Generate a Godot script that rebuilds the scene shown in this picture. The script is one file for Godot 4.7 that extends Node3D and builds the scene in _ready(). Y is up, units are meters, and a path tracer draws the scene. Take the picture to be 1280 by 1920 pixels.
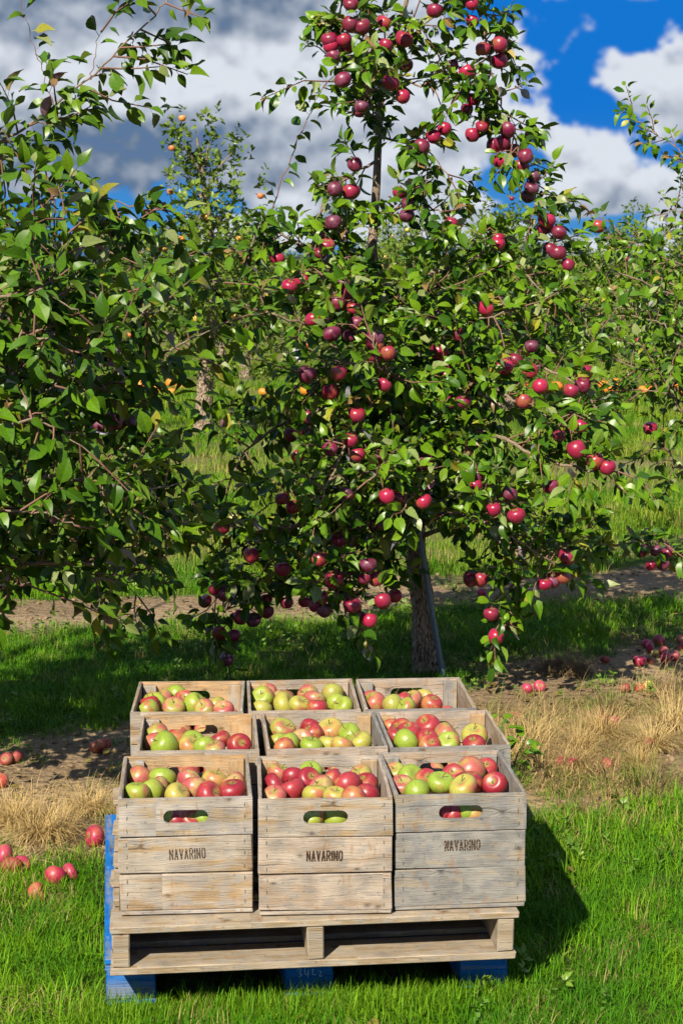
extends Node3D
const TRUNK = [[0.4,-0.011,-8.15,0.082],[0.385,0.149,-8.15,0.074],[0.356,0.423,-8.15,0.069],[0.33,0.645,-8.15,0.066],[0.309,0.938,-8.15,0.06],[0.301,1.229,-8.15,0.055],[0.287,1.492,-8.15,0.05],[0.243,1.647,-8.15,0.044],[0.181,1.773,-8.15,0.038],[0.14,1.895,-8.15,0.03],[0.147,2.083,-8.15,0.026],[0.16,2.316,-8.15,0.023],[0.169,2.547,-8.15,0.02],[0.192,2.73,-8.15,0.018],[0.245,2.89,-8.15,0.015],[0.291,3.026,-8.15,0.012],[0.314,3.206,-8.15,0.007]]
const LIMBS = [[[[0.33,0.633,-8.15],[0.228,0.641,-8.05],[0.118,0.564,-7.9],[-0.093,0.531,-7.75],[-0.275,0.462,-7.65],[-0.375,0.534,-7.6],[-0.474,0.543,-7.55],[-0.531,0.463,-7.55]],0.03,0.007],[[[-0.375,0.534,-7.6],[-0.478,0.43,-7.6],[-0.521,0.291,-7.6],[-0.492,0.209,-7.6]],0.006,0.003],[[[0.364,0.633,-8.15],[0.565,0.707,-7.9],[0.74,0.636,-7.75],[0.805,0.551,-7.7],[0.715,0.458,-7.7],[0.67,0.293,-7.7]],0.02,0.004],[[[0.314,0.877,-8.15],[0.589,0.729,-8.25],[0.885,0.629,-8.25],[1.198,0.588,-8.2],[1.434,0.62,-8.15],[1.508,0.559,-8.15]],0.022,0.006],[[[0.303,1.132,-8.15],[0.543,1.179,-7.65],[0.784,1.098,-7.35],[0.961,1.05,-7.2],[1.103,1.046,-7.15]],0.02,0.005],[[[0.287,1.457,-8.15],[0.508,1.473,-7.85],[0.765,1.45,-7.65],[0.978,1.367,-7.55],[1.093,1.211,-7.55]],0.02,0.005],[[[0.309,0.963,-8.15],[0.091,1.066,-7.65],[-0.13,0.995,-7.3],[-0.3,0.899,-7.2]],0.02,0.005],[[[0.301,1.229,-8.15],[0,1.262,-7.75],[-0.223,1.211,-7.55],[-0.425,1.054,-7.55],[-0.512,0.791,-7.65]],0.02,0.005],[[[0.268,1.516,-8.15],[0.023,1.58,-7.75],[-0.221,1.633,-7.55],[-0.395,1.7,-7.5]],0.018,0.005],[[[0.181,1.773,-8.15],[-0.046,1.85,-7.95],[-0.32,2.031,-7.85],[-0.387,1.918,-7.8]],0.016,0.005],[[[-0.32,2.031,-7.85],[-0.273,2.155,-7.85],[-0.182,2.39,-7.85],[-0.079,2.601,-7.85]],0.006,0.003],[[[0.3,1.325,-8.15],[0.132,1.286,-7.45],[0,1.12,-7.15],[-0.083,0.948,-7]],0.018,0.005],[[[0.308,1.181,-8.15],[0.463,1.087,-7.45],[0.552,0.971,-7.15],[0.612,0.913,-7.1]],0.018,0.005],[[[0.21,1.73,-8.15],[0.441,1.838,-7.95],[0.664,1.896,-7.85],[0.815,1.783,-7.75],[0.954,1.648,-7.75]],0.016,0.005],[[[0.291,3.026,-8.15],[0.436,3.168,-8.05],[0.545,3.064,-7.95],[0.6,2.837,-7.9],[0.648,2.638,-7.9],[0.726,2.412,-7.85],[0.785,2.233,-7.85],[0.868,2.031,-7.85],[0.962,1.85,-7.85],[1.011,1.714,-7.85]],0.011,0.004],[[[0.169,2.489,-8.15],[0.023,2.576,-7.95],[-0.041,2.771,-7.9],[0.023,3.035,-7.9]],0.011,0.004],[[[0.16,2.316,-8.15],[0,2.213,-7.9],[-0.091,2.075,-7.8],[-0.125,1.952,-7.8]],0.011,0.004],[[[0.165,2.409,-8.15],[0.343,2.359,-7.9],[0.455,2.233,-7.85]],0.01,0.004],[[[0.145,2.025,-8.15],[0.277,2.113,-7.95],[0.434,2.076,-7.85],[0.59,1.986,-7.8]],0.011,0.004],[[[0.192,2.707,-8.15],[0.345,2.625,-8],[0.48,2.71,-7.95],[0.568,2.638,-7.9]],0.01,0.004],[[[0.222,2.822,-8.15],[0.113,2.832,-7.85],[0.045,2.869,-7.8]],0.008,0.004],[[[0.245,2.89,-8.15],[0.362,2.882,-7.9],[0.472,2.941,-7.85]],0.008,0.004],[[[0.165,2.455,-8.15],[0.112,2.559,-7.75],[0.132,2.658,-7.65]],0.008,0.004],[[[0.288,1.373,-8.15],[0.541,1.283,-8.75],[0.828,1.155,-9.05]],0.018,0.005],[[[0.299,1.156,-8.15],[0.104,1.024,-8.75],[-0.16,0.918,-9]],0.018,0.005],[[[0.315,0.767,-8.15],[0.13,0.592,-8.75],[-0.134,0.441,-8.95]],0.016,0.005],[[[0.32,0.767,-8.15],[0.572,0.737,-8.75],[0.942,0.615,-9.05]],0.016,0.005],[[[0.325,0.718,-8.15],[0.135,0.805,-7.55],[0,0.682,-7.2],[0.032,0.529,-7.2]],0.018,0.005],[[[0.32,0.792,-8.15],[0.501,0.814,-7.65],[0.684,0.76,-7.4],[0.89,0.618,-7.45]],0.018,0.005],[[[0.251,1.612,-8.15],[0.386,1.626,-7.75],[0.575,1.633,-7.55],[0.703,1.678,-7.5]],0.014,0.005],[[[0.293,1.397,-8.15],[0.133,1.434,-7.55],[-0.043,1.474,-7.25],[-0.17,1.392,-7.2]],0.014,0.005],[[[0.309,1.011,-8.15],[0.331,1.021,-7.45],[0.252,0.92,-7.05]],0.014,0.005],[[[0.143,1.907,-8.15],[0.023,1.896,-7.85],[-0.067,1.807,-7.7]],0.01,0.004],[[[0.3,1.277,-8.15],[0.534,1.367,-7.55],[0.732,1.299,-7.3],[0.9,1.217,-7.25]],0.014,0.005],[[[0.309,0.914,-8.15],[0,0.909,-7.45],[-0.219,0.768,-7.35],[-0.31,0.626,-7.4]],0.014,0.005],[[[0.325,0.694,-8.15],[-0.093,0.738,-7.85],[-0.325,0.699,-7.8],[-0.468,0.62,-7.85]],0.014,0.005],[[[0.21,1.706,-8.15],[0.025,1.734,-8.55],[-0.205,1.743,-8.75]],0.012,0.005],[[[0.268,1.54,-8.15],[0.501,1.597,-8.55],[0.821,1.539,-8.75],[1.028,1.437,-8.75]],0.012,0.005],[[[0.288,1.421,-8.15],[0.171,1.431,-7.25],[0.126,1.563,-7.15]],0.012,0.005],[[[0.304,1.084,-8.15],[0.17,1.078,-7.15],[0.104,1.032,-7]],0.012,0.005],[[[0.239,1.635,-8.15],[0.113,1.693,-7.75],[0,1.72,-7.6]],0.01,0.004],[[[0.239,1.635,-8.15],[0.365,1.749,-7.8],[0.47,1.763,-7.65]],0.01,0.004]]
const LIMBS_WEST = [[[[-2.35,0.8,-6.55],[-0.903,0.936,-5.6],[-0.749,0.953,-5.7],[-0.551,1.029,-5.6]],0.022,0.004],[[[-2.35,1.1,-6.55],[-1.045,1.343,-6.1],[-0.867,1.432,-6],[-0.715,1.53,-6],[-0.555,1.595,-6.1],[-0.418,1.662,-6.2]],0.026,0.005],[[[-2.35,1,-6.55],[-1.026,1.231,-5.4],[-0.778,1.237,-5.35],[-0.604,1.193,-5.5],[-0.499,1.181,-5.8]],0.02,0.004],[[[-2.35,1.5,-6.55],[-1.177,1.431,-5.7],[-0.976,1.622,-5.4],[-0.901,1.756,-5.4],[-0.835,1.897,-5.4],[-0.813,2.021,-5.4]],0.014,0.003],[[[-2.35,1.4,-6.55],[-1.005,1.622,-5.9],[-0.862,1.811,-5.9],[-0.774,1.897,-5.9],[-0.687,1.982,-5.9]],0.014,0.003],[[[-2.35,1.9,-6.55],[-1.216,2.189,-6],[-1.11,2.257,-6],[-0.934,2.376,-6],[-0.741,2.528,-6],[-0.584,2.687,-6],[-0.514,2.779,-6]],0.016,0.004],[[[-0.934,2.376,-6],[-0.966,2.494,-6],[-1.006,2.612,-6],[-1.037,2.746,-6]],0.004,0.002],[[[-0.811,2.461,-6],[-0.796,2.553,-6],[-0.774,2.612,-6]],0.004,0.002],[[[-2.35,1.7,-6.55],[-1.08,1.98,-5.8],[-0.892,2.088,-5.8],[-0.754,2.075,-5.9],[-0.634,2.041,-5.9]],0.014,0.004],[[[-2.35,0.9,-6.55],[-1.216,0.953,-5.5],[-1.052,0.937,-5.5],[-0.955,0.886,-5.5]],0.014,0.004],[[[-2.35,1.2,-6.55],[-1.07,1.398,-5.325],[-0.873,1.419,-5.275],[-0.736,1.323,-5.287]],0.016,0.004],[[[-2.35,1,-6.55],[-1.066,1.105,-5.6],[-0.866,1.105,-5.6],[-0.708,1.033,-5.8]],0.016,0.004],[[[-2.35,1.2,-6.55],[-1.229,1.455,-7.2],[-0.944,1.492,-7.3]],0.016,0.004],[[[-2.35,1.5,-6.55],[-1.106,1.734,-7],[-0.655,1.764,-7],[-0.45,1.795,-7]],0.016,0.004],[[[-2.35,1.5,-6.55],[-0.988,1.775,-5.275],[-0.86,1.798,-5.25],[-0.757,1.729,-5.275]],0.014,0.004],[[[-2.35,0.9,-6.55],[-1.001,0.795,-6.2],[-0.772,0.768,-6.3],[-0.602,0.854,-6.3]],0.014,0.004],[[[-2.35,1.6,-6.55],[-1.157,1.896,-6.2],[-0.915,1.896,-6.4],[-0.71,1.859,-6.4],[-0.541,1.896,-6.4]],0.014,0.004],[[[-2.35,1.4,-6.55],[-1.001,1.649,-5.325],[-0.779,1.619,-5.3],[-0.612,1.711,-5.35]],0.014,0.004],[[[-2.35,1.3,-6.55],[-1.188,1.455,-6.3],[-0.942,1.486,-6.4],[-0.753,1.505,-6.4]],0.014,0.004],[[[-2.35,1.1,-6.55],[-1.213,1.202,-6.4],[-0.966,1.24,-6.4],[-0.771,1.133,-6.5]],0.014,0.004],[[[-2.35,1,-6.55],[-1.099,1.151,-5.275],[-0.906,1.155,-5.25],[-0.785,1.111,-5.275]],0.012,0.004],[[[-2.35,1.6,-6.55],[-1.047,1.832,-5.6],[-0.868,1.833,-5.5],[-0.724,1.769,-5.5],[-0.568,1.715,-5.7]],0.012,0.004],[[[-2.35,1.2,-6.55],[-1.057,1.439,-5.6],[-0.841,1.538,-5.6],[-0.667,1.457,-5.8]],0.012,0.004],[[[-2.35,0.9,-6.55],[-1.223,0.837,-6.4],[-1.008,0.879,-6.5],[-0.868,0.764,-6.6],[-0.751,0.644,-6.6]],0.012,0.004],[[[-2.35,1.7,-6.55],[-1.229,1.991,-6.6],[-1.03,1.955,-6.8],[-0.872,1.916,-6.8]],0.012,0.004]]
const TRUNK_WEST = [[-2.4,0,-6.55,0.09],[-2.35,0.5,-6.55,0.08],[-2.32,1.1,-6.55,0.07],[-2.37,1.8,-6.55,0.05],[-2.32,2.4,-6.55,0.03],[-2.35,3,-6.55,0.012]]
const LIMBS_EAST = [[[[2.95,1.4,-10.3],[1.873,1.663,-10],[1.591,1.78,-9.9],[1.387,1.837,-9.9]],0.016,0.004],[[[2.95,1.1,-10.3],[1.904,1.266,-9.8],[1.582,1.307,-9.6],[1.325,1.42,-9.6]],0.016,0.004],[[[2.95,1.9,-10.3],[2.001,2.296,-10],[1.822,2.467,-10],[1.675,2.566,-10],[1.558,2.651,-10]],0.01,0.003],[[[2.95,1.7,-10.3],[1.978,2.067,-10],[1.831,2.139,-10],[1.773,2.125,-10]],0.01,0.003],[[[2.95,1.5,-10.3],[1.802,1.84,-9.5],[1.589,1.922,-9.4],[1.451,1.976,-9.4]],0.014,0.004],[[[2.95,1.2,-10.3],[1.802,1.462,-9.3],[1.591,1.574,-9.2],[1.348,1.601,-9.2]],0.014,0.004],[[[2.95,0.9,-10.3],[1.879,0.767,-9.6],[1.715,0.892,-9.5],[1.604,0.864,-9.5]],0.014,0.004],[[[2.95,1.3,-10.3],[1.988,1.525,-10.6],[1.74,1.581,-10.8],[1.455,1.581,-10.8]],0.014,0.004],[[[2.95,1.3,-10.3],[1.987,1.395,-10.1],[1.781,1.365,-10.1],[1.572,1.425,-10.1]],0.014,0.004],[[[2.95,1.5,-10.3],[1.957,1.715,-10.3],[1.775,1.775,-10.3],[1.626,1.715,-10.3]],0.014,0.004],[[[2.95,1,-10.3],[1.86,1.07,-9.4],[1.7,1.189,-9.3],[1.535,1.216,-9.3]],0.014,0.004]]
const TRUNK_EAST = [[2.9,0,-10.3,0.08],[2.95,0.5,-10.3,0.07],[2.98,1.1,-10.3,0.06],[2.93,1.8,-10.3,0.04],[2.98,2.6,-10.3,0.015]]
const TREE_APPLES = [[0.039,2.938,-7.791,0.035],[0.036,2.855,-7.775,0.037],[0.086,2.845,-7.78,0.036],[0.18,2.871,-7.861,0.033],[0.391,2.914,-7.812,0.035],[0.546,2.942,-7.816,0.031],[0.551,2.876,-7.855,0.032],[0.011,2.793,-7.798,0.034],[0.023,2.771,-7.846,0.032],[0.266,2.81,-7.905,0.036],[0.185,2.771,-7.795,0.031],[0.598,2.764,-7.858,0.031],[0.669,2.782,-7.874,0.031],[0.674,2.721,-7.93,0.036],[0.472,2.7,-7.911,0.032],[0.533,2.663,-7.842,0.036],[0.205,2.606,-7.688,0.037],[0.255,2.552,-7.698,0.035],[0.276,2.711,-8.012,0.037],[0.006,2.615,-7.652,0.037],[0.083,2.509,-7.667,0.032],[0.073,2.495,-7.747,0.031],[0.534,2.515,-7.884,0.03],[0.562,2.557,-7.886,0.034],[0.439,2.435,-7.897,0.035],[0.392,2.4,-7.867,0.032],[0.339,2.355,-7.823,0.033],[0.313,2.341,-7.869,0.033],[0.555,2.405,-7.834,0.03],[0.591,2.436,-7.792,0.03],[0.702,2.423,-7.813,0.036],[0.652,2.364,-7.878,0.036],[0.683,2.373,-7.847,0.034],[0.735,2.341,-7.879,0.03],[0.683,2.296,-7.864,0.037],[0.765,2.27,-7.862,0.035],[0.778,2.314,-7.796,0.037],[0.819,2.231,-7.849,0.032],[0.809,2.182,-7.833,0.035],[0.8,2.15,-7.87,0.035],[0.057,2.282,-7.858,0.036],[0.04,2.167,-7.861,0.037],[0.248,2.167,-7.939,0.032],[0.279,2.065,-7.825,0.036],[0.291,2.116,-7.849,0.036],[0.465,2.033,-7.798,0.032],[0.668,1.969,-7.818,0.031],[0.665,1.946,-7.807,0.031],[0.872,2.048,-7.818,0.037],[0.861,2.007,-7.865,0.03],[0.924,1.994,-7.791,0.034],[0.892,1.929,-7.843,0.032],[0.924,1.909,-7.827,0.036],[0.97,1.859,-7.839,0.033],[0.596,1.679,-7.542,0.036],[0.022,1.734,-7.678,0.033],[0.05,1.681,-7.606,0.031],[0.009,1.773,-7.715,0.037],[0.086,1.799,-7.823,0.036],[0.034,1.561,-7.671,0.033],[0.132,1.572,-7.201,0.036],[0.488,1.572,-7.553,0.033],[0.087,1.757,-7.958,0.036],[0.067,1.62,-7.593,0.033],[-0.05,2.793,-7.803,0.035],[-0.045,2.766,-7.804,0.032],[-0.034,2.729,-7.811,0.031],[-0.028,2.176,-7.796,0.037],[-0.062,1.94,-7.744,0.034],[-0.096,1.98,-7.785,0.032],[-0.091,1.907,-7.773,0.032],[-0.272,1.884,-7.777,0.036],[-0.17,1.789,-7.748,0.036],[-0.213,1.771,-7.477,0.035],[-0.034,2.035,-7.77,0.035],[-0.116,1.633,-7.547,0.035],[-0.078,1.625,-7.623,0.033],[-0.037,1.59,-7.211,0.035],[-0.017,1.702,-7.655,0.037],[-0.138,1.43,-7.189,0.034],[-0.043,1.357,-7.246,0.034],[-0.139,1.227,-7.557,0.035],[-0.21,1.156,-7.538,0.036],[-0.139,1.156,-7.522,0.036],[-0.045,1.142,-7.099,0.035],[-0.011,1.436,-7.181,0.036],[-0.194,0.893,-7.232,0.036],[-0.235,0.934,-7.186,0.035],[-0.504,0.761,-7.558,0.037],[-0.372,0.674,-7.366,0.034],[-0.258,0.766,-7.365,0.036],[-0.085,0.697,-7.146,0.033],[-0.241,0.621,-7.334,0.035],[-0.011,0.751,-7.283,0.031],[-0.032,0.608,-7.16,0.034],[-0.531,0.503,-7.52,0.033],[-0.49,0.485,-7.524,0.035],[-0.575,0.451,-7.523,0.035],[-0.322,0.439,-7.628,0.031],[-0.324,0.397,-7.59,0.035],[-0.429,0.374,-7.56,0.035],[-0.375,0.36,-7.573,0.03],[-0.234,0.429,-7.605,0.032],[-0.158,0.421,-7.659,0.031],[-0.081,0.527,-7.201,0.031],[-0.07,0.472,-7.213,0.03],[-0.522,0.299,-7.588,0.033],[-0.461,0.29,-7.575,0.034],[-0.492,0.181,-7.609,0.036],[-0.103,0.491,-7.23,0.033],[-0.179,1.092,-7.305,0.033],[0.132,1.545,-7.204,0.036],[0.132,1.504,-7.18,0.03],[0.184,1.516,-7.159,0.031],[0.17,1.387,-7.198,0.032],[0.46,1.434,-7.732,0.037],[0.443,1.39,-7.71,0.033],[0.792,1.523,-7.574,0.034],[0.727,1.463,-7.614,0.031],[0.668,1.446,-7.444,0.034],[0.783,1.422,-7.528,0.037],[0.797,1.377,-7.259,0.032],[0.727,1.32,-7.233,0.03],[0.452,1.288,-7.57,0.034],[0.499,1.298,-7.442,0.031],[1.003,1.364,-7.523,0.036],[1.01,1.412,-7.546,0.033],[0.922,1.36,-7.277,0.032],[0.953,1.223,-7.209,0.033],[0.928,1.139,-7.127,0.036],[0.871,1.182,-7.227,0.032],[1.048,1.07,-7.109,0.033],[0.838,0.981,-7.193,0.032],[1.001,1.093,-7.108,0.033],[0.064,1.114,-7.154,0.033],[0.158,1.102,-7.12,0.034],[0.037,1.174,-7.14,0.032],[0.059,1.269,-7.212,0.036],[0.382,1.144,-7.717,0.034],[0.348,1.048,-7.455,0.037],[0.177,0.968,-7.011,0.032],[0.23,0.933,-7.192,0.031],[0.326,0.931,-7.127,0.032],[0.601,0.904,-7.092,0.033],[0.691,0.878,-7.089,0.034],[0.663,0.969,-7.08,0.031],[0.527,0.999,-7.095,0.032],[0.538,1.039,-7.115,0.032],[0.022,0.791,-7.42,0.034],[0.144,0.79,-7.423,0.033],[0.043,0.504,-7.163,0.034],[0.065,0.447,-7.227,0.032],[0.113,0.438,-7.189,0.036],[0.166,0.523,-7.15,0.034],[0.237,0.397,-7.929,0.035],[0.558,0.518,-7.692,0.034],[0.598,0.52,-7.666,0.034],[0.918,0.578,-7.42,0.036],[0.874,0.557,-7.428,0.033],[0.84,0.55,-7.386,0.031],[0.938,0.656,-7.436,0.036],[1.372,0.561,-8.174,0.036],[1.427,0.57,-8.117,0.033],[1.487,0.558,-8.154,0.035],[1.403,0.506,-8.098,0.031],[1.462,0.505,-8.137,0.034],[0.645,0.364,-7.685,0.032],[0.67,0.257,-7.716,0.034],[0.091,0.614,-7.157,0.03],[0.14,0.604,-7.209,0.036],[0.107,0.668,-7.159,0.035],[0.026,0.969,-7.079,0.035],[0.412,1.493,-7.692,0.037]]
const WEST_APPLES = [[-1.038,1.456,-5.75,0.032],[-0.799,1.397,-5.95,0.032],[-0.722,1.428,-6,0.032],[-0.746,1.362,-5.9,0.032],[-0.703,1.353,-5.95,0.032],[-0.798,1.339,-6,0.032],[-1.079,0.93,-5.8,0.032],[-1.039,1.202,-5.6,0.032]]
const EAST_APPLES = [[1.657,0.978,-9.7,0.037],[1.341,2.049,-9.6,0.037]]
const CRATE_SPOTS = [[-0.404,-4.567,0.08],[-0.05,-4.563,0.053],[0.283,-4.606,0.087],[-0.406,-5.005,0.074],[-0.054,-5.031,0.08],[0.284,-5.049,0.085],[-0.466,-5.431,0.039],[-0.122,-5.451,0.065],[0.224,-5.468,0.064]]
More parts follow.
